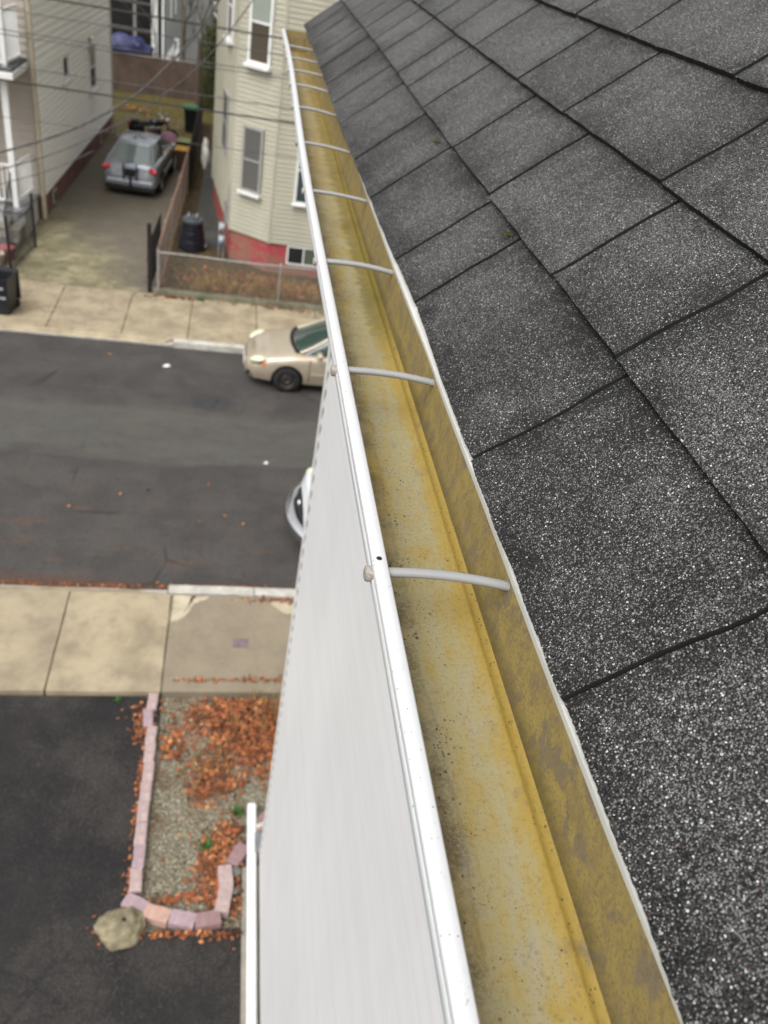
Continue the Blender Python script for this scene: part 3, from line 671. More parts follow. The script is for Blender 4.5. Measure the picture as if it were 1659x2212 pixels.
def scatter(name, label, blobs, seed, z=.01, size=(.016,.044), w=(5,3,2,3), reject=None):
    mb = MB(); rr = random.Random(seed)
    for (cx, cy, sx, sy, n, hh) in blobs:
        for i in range(n):
            x = rr.gauss(cx, sx); y = rr.gauss(cy, sy)
            if reject and reject(x, y): continue
            d = math.exp(-.5*(((x-cx)/sx)**2+((y-cy)/sy)**2))
            leaf(mb, x, y, z+rr.random()*hh*d, rr.uniform(*size), rr, rr.choices(range(4), w)[0])
    return tag(mb.build(name, LM, None), label, 'leaves', None, 'stuff')
bedrej = lambda x, y: y > 7.38 or x < -.64 or x > 1.6 or (X0-.05 < x < X1+.02 and y < 5.75) or (x > .62 and y < 4.95) or (x < .35 and y < 4.4)
scatter('bed_leaves', 'deep drift of orange and rust leaves on the gravel bed', [(.5,7.08,.38,.20,2100,.14),(.62,6.7,.30,.2,1100,.12),(.12,6.12,.20,.16,400,.07),(.75,6.35,.25,.2,260,.08),(-.02,5.88,.09,.07,60,.03),(.2,5.02,.13,.18,330,.07),(.36,5.3,.12,.14,170,.06),(-.42,6.62,.12,.16,150,.03),(.15,4.62,.12,.1,120,.04),(-.25,4.58,.16,.04,50,.02),(.1,5.5,.5,.8,60,.02)], 3, w=(6,4,2,2), reject=bedrej)
scatter('driveway_leaves', 'line of orange leaves caught against the pink pavers on the driveway', [(-.84,6.95,.07,.16,190,.04),(-.77,6.3,.025,.28,80,.03),(-.77,5.6,.02,.3,45,.03),(-.77,4.75,.04,.15,30,.02),(-.2,4.18,.20,.02,80,.03),(.28,4.13,.14,.03,40,.03),(-1.0,4.25,.05,.10,14,.02),(.44,4.65,.06,.25,120,.03),(-.9,7.2,.2,.12,14,.0)], 4, z=.055, size=(.018,.034), reject=lambda x, y: (x > .50 and y < 5.7) or y > 7.36)
scatter('gutter_leaves', 'orange leaves along the near kerb and sidewalk edges', [(-1.6,9.62,1.6,.03,230,.0),(.5,9.63,.5,.05,130,.03),(-5,9.62,2,.04,150,.0),(-.62,8.2,.02,.6,30,.0)], 5, z=.01, size=(.015,.03), reject=lambda x, y: y < 9.57)
scatter('slab_leaves', 'orange leaves along the bed side of the brown sidewalk slab', [(-.2,7.62,.16,.02,45,.01),(.15,7.63,.12,.015,20,.01),(.75,7.64,.25,.03,80,.01),(.95,9.28,.25,.035,110,.02)], 6, z=.125, size=(.015,.03))
scatter('far_edge_leaves', 'rust leaves at the foot of the chain-link fence', [(-1.4,20.75,.4,.05,120,.02),(1.5,20.75,.8,.06,120,.02),(-.8,22.3,.8,.5,260,.1),(.6,22.2,1.0,.5,800,.22),(2.2,22.0,.6,.4,280,.15)], 8, z=.10, size=(.03,.07), w=(1,4,1,6), reject=lambda x, y: y > 23.3)
scatter('yard_leaves', 'scattered tan leaves on the mossy ground by the back fence', [(-3.8,39.5,1.2,1.4,70,.02),(-4.9,41.8,.5,.4,60,.05),(-2.2,37,.4,1.5,60,0)], 9, z=.12, size=(.04,.09), w=(1,1,4,1))
# countable leaves lying on the road
rr = random.Random(21)
for i, (x, y, s, mi) in enumerate([(-2.55,11.6,.045,2),(-.32,11.35,.045,2),(.12,11.55,.045,2),(-1.75,12.05,.03,2),(-1.28,12.2,.055,0),(-.42,12.05,.035,0),(.45,11.35,.03,2),(-.2,12.5,.03,0),(-2.65,17.4,.05,2),(-.15,15.7,.04,2)]):
    mb = MB(); leaf(mb, 0, 0, 0, s, rr, 0); o = mb.build('fallen_leaf', LM[mi], None); o.location = (x, y, .008)
    tag(o, 'single orange leaf lying alone on the dark street asphalt', 'leaf', 'single leaves on the street')
for i, (x, y, s, l) in enumerate([(-1.35,17.1,.09,'torn white paper scrap on the asphalt, out in the road left of the tan car'),(.88,13.35,.05,'small white scrap on the asphalt just left of the white car')]):
    mb = MB(); mb.face([(-s,-s*.6,.01),(s*.2,-s*.9,.02),(s,0,.01),(s*.4,s*.7,.03),(-s*.5,s*.5,.02)]); o = mb.build('paper_scrap', MT['litter'], None); o.location = (x, y, 0); tag(o, l, 'litter')
# straw stems and weeds
def stems(name, label, spots, m, seed, hgt, cat='grass', spread=.12):
    mb = MB(); rr = random.Random(seed)
    for (cx, cy, n) in spots:
        for i in range(n):
            x, y = cx+rr.gauss(0, spread), cy+rr.gauss(0, spread); a = rr.uniform(0, 6.28); L = hgt*rr.uniform(.5, 1)
            dx, dy = math.cos(a)*L*.5, math.sin(a)*L*.5; w = .004
            mb.face([(x-w, y, .04), (x+w, y, .04), (x+dx*.4+w, y+dy*.4, .04+L*.6), (x+dx*.4-w, y+dy*.4, .04+L*.6)]); mb.face([(x+dx*.4-w, y+dy*.4, .04+L*.6), (x+dx*.4+w, y+dy*.4, .04+L*.6), (x+dx, y+dy, .04+L*.85)])
    return tag(mb.build(name, m, None), label, cat, None, 'stuff')
stems('dry_grass', 'straw-coloured dry grass stems in the leaf drift', [(.6,7.3,26),(.9,7.2,26),(.75,6.9,20),(.10,6.40,30),(.0,6.2,12),(.35,6.9,12)], MT['straw'], 31, .30)
stems('yard_dry_grass', 'tangle of dry brown grass behind the chain-link fence', [(x*.35-.9, 21.6+.5*(x%3)*.6, 70) for x in range(12)], MT['straw'], 32, .5, spread=.22)
def weed(x, y, r, z, lab, seed, n=60):
    mb = MB(); q = random.Random(seed)
    for i in range(n):
        a = q.uniform(0, 6.28); L = r*q.uniform(.4, 1); c = Vector((q.gauss(0, r*.3), q.gauss(0, r*.3), 0)); d = Vector((math.cos(a), math.sin(a), q.uniform(.3, 1.2)))*L; s = Vector((-math.sin(a), math.cos(a), 0))*L*.28
        mb.face([c, c+d*.5+s, c+d, c+d*.5-s])
    o = mb.build('weed', MT['weed'], None); o.location = (x, y, z); tag(o, lab, 'weed')
weed(.42, 5.62, .075, .04, 'bright green weed beside the end of the white pipe', 1); weed(.08, 5.18, .07, .05, 'olive green weed in the middle of the leaf clump near the pipe', 2)
weed(-1.2, 7.33, .05, .05, 'low green weed at the top of the near driveway, by the pale slab', 3, 30); weed(-.78, 20.78, .10, .11, 'yellow green weed at the foot of the fence wall', 4)
for i, (x, y, s, l) in enumerate([(.40,4.62,.06,'grey stone among leaves, lower one beside the white pipe'),(.42,4.85,.07,'grey stone among leaves, upper one beside the white pipe')]):
    mb = MB(); mb.ball((0,0,0), (s, s*.8, s*.5), 0, 8, 10, lambda d: 1+.35*noise.noise(d*2+Vector((i*5,0,0)))); o = mb.build('grey_stone', MT['stoneg'], None); o.location = (x, y, .07); tag(o, l, 'stone', 'grey stones by the pipe')
mb = MB(); mb.box((-.11,-.09,0),(.11,.09,.006)); o = mb.build('utility_cover', [simple('cover_metal', (.17,.12,.13), .6, .3, 30)], None, bevel=.002); o.location = (.43, 8.35, .121); tag(o, 'small square dark metal cover set in the brown sidewalk slab', 'cover')
# ================================================================== HOUSES ACROSS THE STREET
class Wall:
    """a vertical wall frame: u along a->b, z up, n outwards"""
    def __init__(s, a, b):
        s.a = Vector((a[0], a[1], 0)); s.b = Vector((b[0], b[1], 0)); s.d = (s.b-s.a).normalized(); s.n = Vector((s.d.y, -s.d.x, 0))
    def p(s, u, z, o=0): q = s.a+s.d*u+s.n*o; return (q.x, q.y, z)
    def box(s, mb, u0, u1, z0, z1, o0, o1, mi=0): mb.box((0,0,0), (1,1,1), mi, lambda c: s.p(u0+(u1-u0)*c[0], z0+(z1-z0)*c[2], o1+(o0-o1)*c[1]))
    def clap(s, mb, u0, u1, z0, z1, pitch, proud, mi=0):
        a = s.p(u0, 0); b = s.p(u1, 0); clap(mb, a, b, z0, z1, pitch, proud, mi, lip=.004, dutch=True)
def window(par, w, u0, u1, z0, z1, frame, glass_up, glass_lo, sill=.10, fw=.07, meet=True, curtain=None):
    mb = MB()
    w.box(mb, u0-fw, u0, z0-fw, z1+fw, 0, .085); w.box(mb, u1, u1+fw, z0-fw, z1+fw, 0, .085)
    w.box(mb, u0, u1, z1, z1+fw, 0, .083); w.box(mb, u0, u1, z0-fw, z0, 0, .083)
    fr = mb.build('window', frame, par)
    zm = (z0+z1)/2 if meet else z1
    if meet:
        mb = MB(); w.box(mb, u0, u1, zm-.025, zm+.025, 0, .074); mb.build('meeting_rail', frame, fr)
    mb = MB(); w.box(mb, u0, u1, z0, zm-(.025 if meet else 0), .0, .052); mb.build('pane', glass_lo, fr)
    if meet: mb = MB(); w.box(mb, u0, u1, zm+.025, z1, .0, .060); mb.build('pane', glass_up, fr)
    if sill:
        mb = MB(); w.box(mb, u0-fw-.04, u1+fw+.04, z0-fw-sill*.6, z0-fw, 0, sill+.06); mb.build('sill', MT['wframe'], fr)
    return fr
# --- beige house with angled bay
bh = thing('beige_house', 'beige vinyl-sided house with red painted foundation and angled corner bay', 'house', (1, 27, 0))
c1 = (-.82, 29.54); c2 = (-.14, 24.32); c3 = (1.02, 23.52); c4 = (2.9, 23.49)
W0 = Wall(c1, c2); W1 = Wall(c2, c3); W2 = Wall(c3, c4); W3 = Wall(c4, (4.1, 24.5)); WB = Wall((4.1, 24.5), (8, 24.5)); W00 = Wall((-.80, 36), c1)
L = lambda w: (w.b-w.a).length
for nm, w in (('side_wall', W0), ('bay_wall', W1), ('front_wall', W2)):
    mb = MB(); w.clap(mb, .03, L(w)-.03, .95, 9.4, .125, .022)
    if w is W2: W3.clap(mb, .03, L(W3)-.03, .95, 9.4, .125, .022); WB.clap(mb, .03, 3.9, .95, 9.4, .125, .022)
    mb.build(nm, MT['bside'], bh)
mb = MB()
def ring(z, o): return [(-.80+o, 36, z), (c1[0]+o, c1[1], z), (c2[0]+o, c2[1]+o, z), (c3[0], c3[1]+o, z), (c4[0], c4[1]+o, z), (4.1, 24.5+o, z), (8, 24.5+o, z), (8, 36, z)]
mb.grid([ring(-.05, .03), ring(.96, .03)], 0, True); mb.build('foundation', MT['red'], bh)
mb = MB(); mb.grid([ring(.97, .02), ring(9.4, .02)], 0, True); mb.face(ring(9.4, .02)); mb.build('core_wall', MT['bside'], bh)
for q in (c1, c2, c3, c4): mb = MB(); mb.box((q[0]-.035, q[1]-.035, .93), (q[0]+.035, q[1]+.035, 9.4)); mb.build('corner_post', MT['bside'], bh, bevel=.01)
gp = MT['wframe']; gr_ = MT['gframe']
# W0 runs c1->c2 ; u measured from c2 is L-u
l0 = L(W0)
window(bh, W0, l0-2.05, l0-1.15, 5.75, 7.2, gp, MT['glass'], m_glass('maroon_blind', (.10,.045,.05), .4), .12)
window(bh, W0, l0-2.3, l0-1.2, 2.75, 4.25, gr_, MT['glassg'], MT['glassg'], 0)
f1 = window(bh, W1, .42, .98, 5.52, 7.3, gp, MT['glassl'], m_glass('brown_interior', (.075,.06,.045), .15), .14)
window(bh, W1, .42, .95, 2.26, 3.86, gr_, MT['glassg'], MT['glassg'], .12)
window(bh, W2, .66, 1.26, 2.24, 3.95, gp, m_glass('teal_glass', (.05,.075,.075), .1), m_glass('teal_glass_low', (.04,.06,.065), .1), .08)
# sliding basement window
fr = MB(); 
for a, b, c, d in ((.55,.60,.38,.93),(1.49,1.54,.38,.93),(.60,1.49,.38,.42),(.60,1.49,.90,.93),(1.03,1.07,.42,.90)): W2.box(fr, a, b, c, d, -.02, .03)
wf_ = fr.build('basement_window', MT['wframe'], bh)
for a, b, m in ((.60,1.03,MT['glass']),(1.07,1.49,m_glass('basement_pane', (.09,.11,.085), .2))): q = MB(); W2.box(q, a, b, .42, .90, -.02, .0); q.build('pane', m, wf_)
mb = MB(); mb.box((1.9,23.30,-.05),(2.0,23.49,.02)); 
mb = MB(); mb.face([(-1.3,23.2,9.45),(8.5,23.2,9.45),(8.5,30,12.5),(-1.3,30,12.5)]); mb.face([(-1.3,30,12.5),(8.5,30,12.5),(8.5,37,9.45),(-1.3,37,9.45)]); mb.build('roof', MT['roofg'], bh)
# gas meters at the bay corner
mt = thing('gas_meters', 'cluster of grey gas meters and pipes at the beige house corner', 'meter', (-.35, 24.35, .06))
for (z, s) in ((.62,.085),(.98,.095)):
    mb = MB(); mb.box((-.44,24.26,z-s),(-.26,24.40,z+s)); mb.ball((-.35,24.24,z),(s*.8,.06,s*.8)); m_ = mb.build('meter_body', simple('meter_grey', (.40,.42,.44), .5), mt, bevel=.015)
mb = MB(); mb.tube([(-.28,24.33,.06),(-.28,24.33,1.75)],.025,8); mb.tube([(-.42,24.33,.06),(-.42,24.33,1.1)],.022,8); mb.tube([(-.42,24.33,1.1),(-.28,24.33,1.1)],.022,8); mb.build('pipe', simple('meter_pipe', (.20,.21,.22), .5), mt)
mb = MB(); mb.ball((-.35,24.22,.55),(.07,.04,.05)); mb.build('dial', simple('meter_blue', (.13,.25,.35), .4), mt)
mb = MB(); mb.tube([(-.22,24.36,1.2),(-.20,24.36,1.9),(-.18,24.34,2.3)],[.07,.05,.02],6); mb.build('cable_bundle', MT['galv'], mt)
# white draped thing by the side wall
mb = MB(); mb.ball((0,0,0),(.14,.22,.52),0,14,14,lambda d:1+.4*noise.noise(d*2.6)); o = mb.build('hanging_cloth', simple('dull_white_cloth', (.60,.59,.54), .8), None, smooth=True); o.location=(-1.12,30.6,1.35); tag(o, 'white cloth hanging against the far side wall of the beige house', 'cloth')
# --- white house with porch
wh = thing('cream_house', 'cream vinyl-sided house with brown red foundation and front porch at the left edge', 'house', (-7, 31, 0))
wf = (-5.62, 25.64); wb = (-5.19, 37.24)
WS = Wall(wf, wb)
# outward normal must face +x
mb = MB(); a_, b_ = Vector((wf[0],wf[1],0)), Vector((wb[0],wb[1],0))
class WallX(Wall):
    def __init__(s, a, b): Wall.__init__(s, a, b); s.n = Vector((s.d.y, -s.d.x, 0))
WS = WallX(wf, wb)
LS = L(WS)
WS.clap(mb, .06, LS-.06, .77, 4.08, .165, .040)
WS.clap(mb, .06, LS-.06, 4.16, 8.2, .20, .040); mb.build('side_wall', MT['wside'], wh)
mb = MB(); WS.box(mb, .06, LS-.06, 4.06, 4.16, 0, .055); mb.build('belt_board', MT['wside'], wh)
ptm = simple('pale_trim', (.52,.50,.42), .5, .05)
for u0, u1 in ((-.02,.07),(LS-.07,LS+.02)): mb = MB(); WS.box(mb, u0, u1, .75, 8.2, -.05, .06); mb.build('corner_board', ptm, wh)
mb = MB(); mb.grid([[( -13,25.66,z),(wf[0]-.02,25.66,z),(wb[0]-.02,wb[1],z),(-13,wb[1],z)] for z in (.0,.77)],0,True); mb.build('foundation', MT['rbrick'], wh)
mb = MB(); mb.grid([[( -13,25.68,z),(wf[0]-.01,25.68,z),(wb[0]-.01,wb[1]-.02,z),(-13,wb[1]-.02,z)] for z in (.77,8.3)],0,True); mb.face([(-13,25.68,8.3),(wf[0],25.68,8.3),(wb[0],wb[1],8.3),(-13,wb[1],8.3)]); mb.build('core_wall', MT['wside'], wh)
WF = Wall((-13, 25.64), wf)
mb = MB(); clap(mb, (-13,25.64), (wf[0]-.08,25.64), .77, 8.2, .20, .03); mb.build('front_wall', MT['tside'], wh)
window(wh, WS, 3.30, 3.92, 3.45, 3.98, MT['wframe'], MT['glass'], MT['glass'], .10, .10, False)
window(wh, WS, 7.30, 8.25, 2.45, 3.75, MT['wframe'], m_glass('pale_pane', (.32,.31,.29), .3), MT['glass'], .12, .08)
for u in (1.1, 8.95):
    mb = MB(); WS.box(mb, u, u+.45, .22, .62, 0, .03); bw = mb.build('basement_window', simple('dull_white', (.42,.40,.38), .6), wh); q = MB(); WS.box(q, u+.05, u+.40, .27, .57, .03, .036); q.build('pane', MT['glass'], bw)
# downspouts
mb = MB(); mb.box((-5.64,25.48,.15),(-5.53,25.60,8.2)); mb.build('downspout', MT['tand'], wh, bevel=.01)
mb = MB(); mb.box((-5.19,37.26,.1),(-5.11,37.34,8.2)); mb.build('downspout', MT['tand'], wh, bevel=.01)
# wall light + wiring by the window
wl = thing('wall_light', 'small bright flood lamp with tangled wires on the cream side wall', 'lamp', (-5.25, 33.1, 4.0))
mb = MB(); mb.ball((-5.22,33.25,4.02),(.07,.07,.08)); mb.build('bulb', simple('lamp_white', (.85,.85,.85), .3), wl, smooth=True)
mb = MB(); mb.box((-5.33,32.95,3.92),(-5.22,33.05,4.08)); mb.tube([(-5.25,32.3,3.9),(-5.22,32.6,3.72),(-5.24,33,3.85),(-5.2,33.2,3.7),(-5.24,33.4,3.85)],.02,6); mb.tube([(-5.22,32.5,3.8),(-5.24,32.8,3.6),(-5.2,33.3,3.62)],.015,6); mb.build('wiring', MT['galv'], wl)
# porch
mb = MB(); mb.box((-11,23.9,.0),(-5.78,25.62,.80)); mb.build('porch_base', simple('porch_white', (.50,.50,.48), .6), wh)
mb = MB(); mb.box((-11,23.84,.80),(-5.74,25.60,.86)); mb.build('porch_floor', simple('porch_grey', (.25,.25,.25), .7), wh)
for x in (-6.12, -8.9): mb = MB(); mb.box((x,24.12,.86),(x+.16,24.28,4.2)); mb.build('porch_post', MT['trimw'], wh, bevel=.01)
mb = MB(); mb.box((-11,23.75,4.2),(-5.70,25.60,4.36)); mb.build('porch_roof_edge', MT['trimw'], wh, bevel=.01)
mb = MB(); mb.box((-11,23.80,4.36),(-5.74,25.60,4.44)); mb.build('porch_roof', MT['roofg'], wh)
def rail(nm, pts, z0, z1, step, par, mat, hw=.03, bw=.016):
    mb = MB()
    for a, b in zip(pts[:-1], pts[1:]):
        w = Wall(a, b); l = L(w)
        w.box(mb, 0, l, z1-.05, z1, -hw, hw); w.box(mb, 0, l, z0, z0+.05, -hw, hw)
        for i in range(int(l/step)+1): w.box(mb, i*step-bw, i*step+bw, z0+.05, z1-.05, -bw, bw)
    return mb.build(nm, mat, par)
rail('porch_rail', [(-6.0,24.25),(-5.84,25.5)], 1.0, 2.0, .13, wh, MT['trimw'])
rail('porch_rail', [(-8.8,24.2),(-6.1,24.2)], 1.0, 2.0, .13, wh, MT['trimw'])
rail('balcony_rail', [(-11,24.1),(-5.95,24.1),(-5.86,25.4)], 4.5, 5.7, .13, wh, MT['trimw'])
for x, y in ((-5.95,24.1),(-8,24.1)): mb = MB(); mb.box((x-.06,y-.06,4.44),(x+.06,y+.06,8.2)); mb.build('balcony_post', MT['trimw'], wh)
mb = MB(); mb.box((-6.5,23.2,.0),(-5.78,23.84,.55)); mb.box((-6.5,22.9,.0),(-5.8,23.2,.3)); mb.build('porch_steps', MT['found'], wh)
mb = MB(); mb.face([(-13.5,24.8,8.25),(-4.6,24.8,8.25),(-4.6,31.5,11.5),(-13.5,31.5,11.5)]); mb.face([(-13.5,31.5,11.5),(-4.6,31.5,11.5),(-4.6,38,8.25),(-13.5,38,8.25)]); mb.build('roof', MT['roofg'], wh)
# --- iron fence and clutter on the left
ifn = thing('iron_fence', 'black iron picket fence in front of the cream house porch', 'fence', (-5.6, 22.2, .1))
def pickets(w, z0, z1, step, par, nm='pickets'):
    mb = MB(); l = L(w)
    for i in range(int(l/step)+1):
        u = i*step; a = w.p(u, z0); b = w.p(u, z1); mb.tube([a, b, (b[0], b[1], b[2]+.07)], [.010,.010,.002], 5)
    for z in (z0+.08, z1-.12): mb.tube([w.p(0, z), w.p(l, z)], .014, 5)
    mb.build(nm, MT['iron'], par)
pickets(Wall((-5.42,23.3),(-5.62,21.3)), .1, 1.35, .105, ifn); pickets(Wall((-5.62,21.3),(-10,21.3)), .1, 1.35, .105, ifn)
for x, y in ((-5.42,23.3),(-5.62,21.3),(-7.5,21.3)): mb = MB(); mb.box((x-.03,y-.03,.08),(x+.03,y+.03,1.5)); mb.ball((x,y,1.54),.045); mb.build('post', MT['iron'], ifn)
ig = thing('stair_railing', 'tall black iron stair railing leaning up towards the porch', 'railing', (-6, 23, .1))
mb = MB()
for i in range(9): x = -6.05-.0*i; y = 23.9-i*.13; z = .85-i*.09; mb.tube([(x,y,max(.1,z-.2)),(x,y,z+.95)],.011,5)
mb.tube([(-6.05,23.95,1.85),(-6.05,22.8,1.05)],.018,6); mb.build('rail', MT['iron'], ig)
rr = random.Random(5)
for i, (x, y, c, l) in enumerate([(-5.95,22.3,(.30,.10,.10),'faded red planter behind the iron fence'),(-6.1,21.8,(.42,.36,.30),'pale pot behind the iron fence, nearest the street'),(-6.1,22.75,(.08,.08,.09),'dark pot behind the iron fence, nearest the porch')]):
    mb = MB(); mb.tube([(0,0,0),(0,0,.35),(0,0,.38)],[.16,.23,.24],14); o = mb.build('plant_pot', simple('pot%d' % i, c, .8, .2), None, smooth=False); o.location = (x, y, .02); tag(o, l, 'pot')
# black bin at the left edge
def wheelie(loc, rz, label, body, lid, group=None, open_=False, w=.29, d=.33, hh=1.0, handle=True):
    t = thing('trash_bin', label, 'bin', loc, rz, group)
    mb = MB(); P = []
    for z, k in ((0,.78),(.05,.8),(hh*.86,1),(hh*.865,1.07),(hh*.92,1.07)):
        P.append([(sx*w*k, sy*d*k, z) for sx, sy in ((-1,-1),(-.85,-1.03),(.85,-1.03),(1,-1),(1,1),(-1,1))])
    mb.grid(P, 0, True); mb.face(P[0][::-1])
    if open_: 
        Q = [[(x*.93, y*.93, z) for x, y, z in P[k]] for k in (4, 2, 0)]; mb.grid([P[4]]+[Q[0], Q[1], Q[2]], 0, True)
    else: mb.face(P[-1])
    mb.build('bin_body', body, t, local=True)
    if lid:
        mb = MB()
        if open_: mb.box((-w*1.05, d, hh*.2), (w*1.05, d+.04, hh*.93))
        else: mb.grid([[(sx*w*k*1.12, sy*d*k*1.12, z) for sx, sy in ((-1,-1),(1,-1),(1,1),(-1,1))] for z, k in ((hh*.92,1),(hh*.96,1),(hh*1.02,.72))], 0, True); mb.face([(sx*w*.72*1.12, sy*d*.72*1.12, hh*1.02) for sx, sy in ((-1,-1),(1,-1),(1,1),(-1,1))])
        mb.build('lid', lid, t, local=True)
    for s_ in (-1, 1): mb = MB(); mb.tube([(s_*w*.72, d*.9, .10), (s_*w*.9, d*.9, .10)], .10, 14); mb.build('wheel', MT['tyre'], t, local=True)
    if handle: mb = MB(); mb.tube([(-w*.8, d*1.15, hh*.9), (w*.8, d*1.15, hh*.9)], .018, 8); mb.build('handle', body, t, local=True)
    return t
bn = wheelie((-5.28,18.98,.12), R(-8), 'open black wheeled bin on the far sidewalk at the left edge', MT['bin'], MT['bin'], None, True)
mb = MB(); mb.box((.08,-.353,.66),(.20,-.335,.71)); mb.box((-.02,-.325,.42),(.22,-.312,.47)); mb.build('printed_label', simple('bin_print', (.30,.31,.33), .6, .5, 60), bn, local=True)
# ---- chain-link fence with wall
cw = tag(MB().build('x', MT['found'], None), 'x', 'x'); bpy.data.objects.remove(cw)
mb = MB(); P = []
for i in range(40):
    x = -2.0+i*.25; w_ = .015*noise.noise((x*1.7, 0, 3)); zt = .24+.02*noise.noise((x*2, 4, 0))
    P.append([(x, 20.84+w_, .0), (x, 20.85+w_, zt), (x, 21.02+w_, zt+.01), (x, 21.03, .0)])
mb.grid(P); mb.face(P[0]); o = mb.build('low_wall', simple('mossy_wall', (.16,.15,.10), .9, .3, 4, dirt=(.07,.075,.025), bump=.01), None); tag(o, 'low mossy concrete wall under the chain-link fence', 'wall')
cf = thing('chain_link_fence', 'grey chain-link fence on the low mossy wall beside the far sidewalk', 'fence', (0, 20.93, .24))
def mesh_wire(mb, w, z0, z1, step=.062, r=.0024):
    l = L(w); hh = z1-z0
    for sgn in (1, -1):
        u = -hh if sgn > 0 else 0
        while u < l+(hh if sgn < 0 else 0):
            ua, ub = u, u+sgn*hh; za, zb = z0, z1
            if sgn > 0:
                if ua < 0: za = z0-ua; ua = 0
                if ub > l: zb = z1-(ub-l); ub = l
            else:
                if ub < 0: zb = z1+ub; ub = 0
                if ua > l: za = z0+(ua-l); ua = l
            if zb > za+.02: mb.tube([w.p(ua, za, .004*sgn), w.p(ub, zb, .004*sgn)], r, 3, caps=False)
            u += step
CW = Wall((-1.88, 20.93), (7.5, 20.93))
mb = MB(); mesh_wire(mb, CW, .26, 1.22); mb.build('wire_mesh', simple('wire', (.22,.195,.17), .6), cf)
mb = MB(); mb.tube([CW.p(u, 1.24+.012*math.sin(u*2.1)) for u in [i*.3 for i in range(32)]], .019, 7); mb.build('top_rail', MT['galv'], cf)
for x in (-1.88, 1.28, 3.9): mb = MB(); mb.tube([(x, 20.95, .2), (x, 20.95, 1.26)], .026 if x > -1 else .032, 8); mb.ball((x, 20.95, 1.28), .035); mb.build('post', MT['galv'], cf, smooth=False)
# return fence along the driveway: rusty rail, wire, then boards
rf_ = thing('driveway_fence', 'rusty railed wire fence running back along the far driveway', 'fence', (-1.8, 25, .1))
RW = Wall((-1.72, 30.4), (-1.90, 21.1))
mb = MB(); mb.tube([(-1.90,21.0,1.28),(-1.84,23,1.40),(-1.74,26.5,1.48),(-1.70,30.4,1.52)], .03, 7); mb.tube([(-1.86,21.0,.30),(-1.70,30.4,.3)], .02, 6); mb.build('rail', MT['rusty'], rf_)
mb = MB(); mesh_wire(mb, RW, .12, 1.36, .07, .0026); mb.build('wire_mesh', simple('rust_wire', (.11,.08,.058), .8), rf_)
for y in (22.9, 24.9, 27.4, 30.3): mb = MB(); x = -1.90+(y-21.1)*.019; mb.tube([(x,y,.05),(x,y,1.44)], .028, 8); mb.build('post', MT['galv'], rf_)
# dark gate post/panel at the driveway mouth
gt = thing('iron_gate', 'narrow black iron gate folded back at the driveway mouth', 'gate', (-2.1, 21.1, .1))
mb = MB(); mb.box((-2.16,20.98,.1),(-2.06,21.10,1.92)); mb.build('post', MT['iron'], gt, bevel=.006)
pickets(Wall((-2.02,23.3),(-2.09,21.15)), .15, 1.45, .12, gt, 'gate_leaf')
# board fence between yard and driveway, farther back
def boards(nm, lab, a, b, z0, z1, mat, par_cap=True, wdt=.14, zslope=0):
    t = thing(nm, lab, 'fence', (a[0], a[1], z0)); w = Wall(a, b); l = L(w); mb = MB(); rr = random.Random(int(l*10)); i = 0
    while i*wdt < l: 
        zz = z1+zslope*i*wdt/l; w.box(mb, i*wdt+.004, min(l, (i+1)*wdt)-.004, z0, zz+rr.uniform(-.015,.015), rr.uniform(-.004,.0), .022+rr.uniform(-.004,.004)); i += 1
    mb.build('boards', mat, t)
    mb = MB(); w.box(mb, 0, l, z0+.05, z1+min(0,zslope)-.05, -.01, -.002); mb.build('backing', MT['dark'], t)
    if par_cap:
        mb = MB(); mb.box((0,0,0),(1,1,1),0,lambda c: w.p(l*c[0], (z1+zslope*c[0])+.02+.04*c[2], .05-.07*c[1])); mb.build('cap', MT['cap'], t)
    return t
boards('board_fence', 'dark brown board fence between the far driveway and the beige house yard', (-1.72,41.5), (-1.68,30.5), .05, 1.45, MT['dwood'], False)
boards('back_fence', 'tall weathered brown board fence closing the back of the driveway', (-9.0,45.0), (-2.25,46.4), -.02, 1.70, MT['wood'], True, .15)
boards('side_board_fence', 'short dark board fence right of the tall back fence', (-2.2,46.45), (2.5,46.45), -.02, 1.35, MT['dwood'], False)
# compost bin
cb = thing('compost_bin', 'black tapered round compost bin behind the rusty fence', 'bin', (-1.22, 24.75, .06))
mb = MB(); P = []
for z, r in ((0,.40),(.06,.40),(.30,.365),(.31,.355),(.55,.33),(.56,.32),(.84,.285),(.86,.29)): P.append([(r*math.cos(a)*(1+.05*math.cos(4*a)), r*math.sin(a)*(1+.05*math.cos(4*a)), z) for a in [k*math.pi/16 for k in range(32)]])
mb.grid(P, 0, True); mb.build('bin_body', MT['comp'], cb, local=True)
mb = MB(); P = [[(r*math.cos(a), r*math.sin(a), z) for a in [k*math.pi/12 for k in range(24)]] for z, r in ((.83,.33),(.90,.33),(.94,.27),(.945,.20),(.99,.19),(1.0,.12),(.97,.04))]; mb.grid(P, 0, True); mb.face(P[-1]); mb.build('lid', simple('grey_bin_lid', (.055,.06,.068), .3, .1), cb, local=True)
bhm = simple('bin_handle', (.3,.31,.33), .3)
for k in (-1, 1): mb = MB(); mb.tube([(k*.12,-.10,.99),(k*.12,-.06,1.05),(k*.12,.06,1.05),(k*.12,.10,.99)], .02, 7); mb.build('handle', bhm, cb, local=True)
mb = MB(); mb.ball((-.87,24.75,.18),(.08,.12,.12)); o = mb.build('bucket', simple('pale_blue_bucket', (.33,.36,.44), .4), None, smooth=True); tag(o, 'small pale round tub beside the compost bin foot', 'tub')
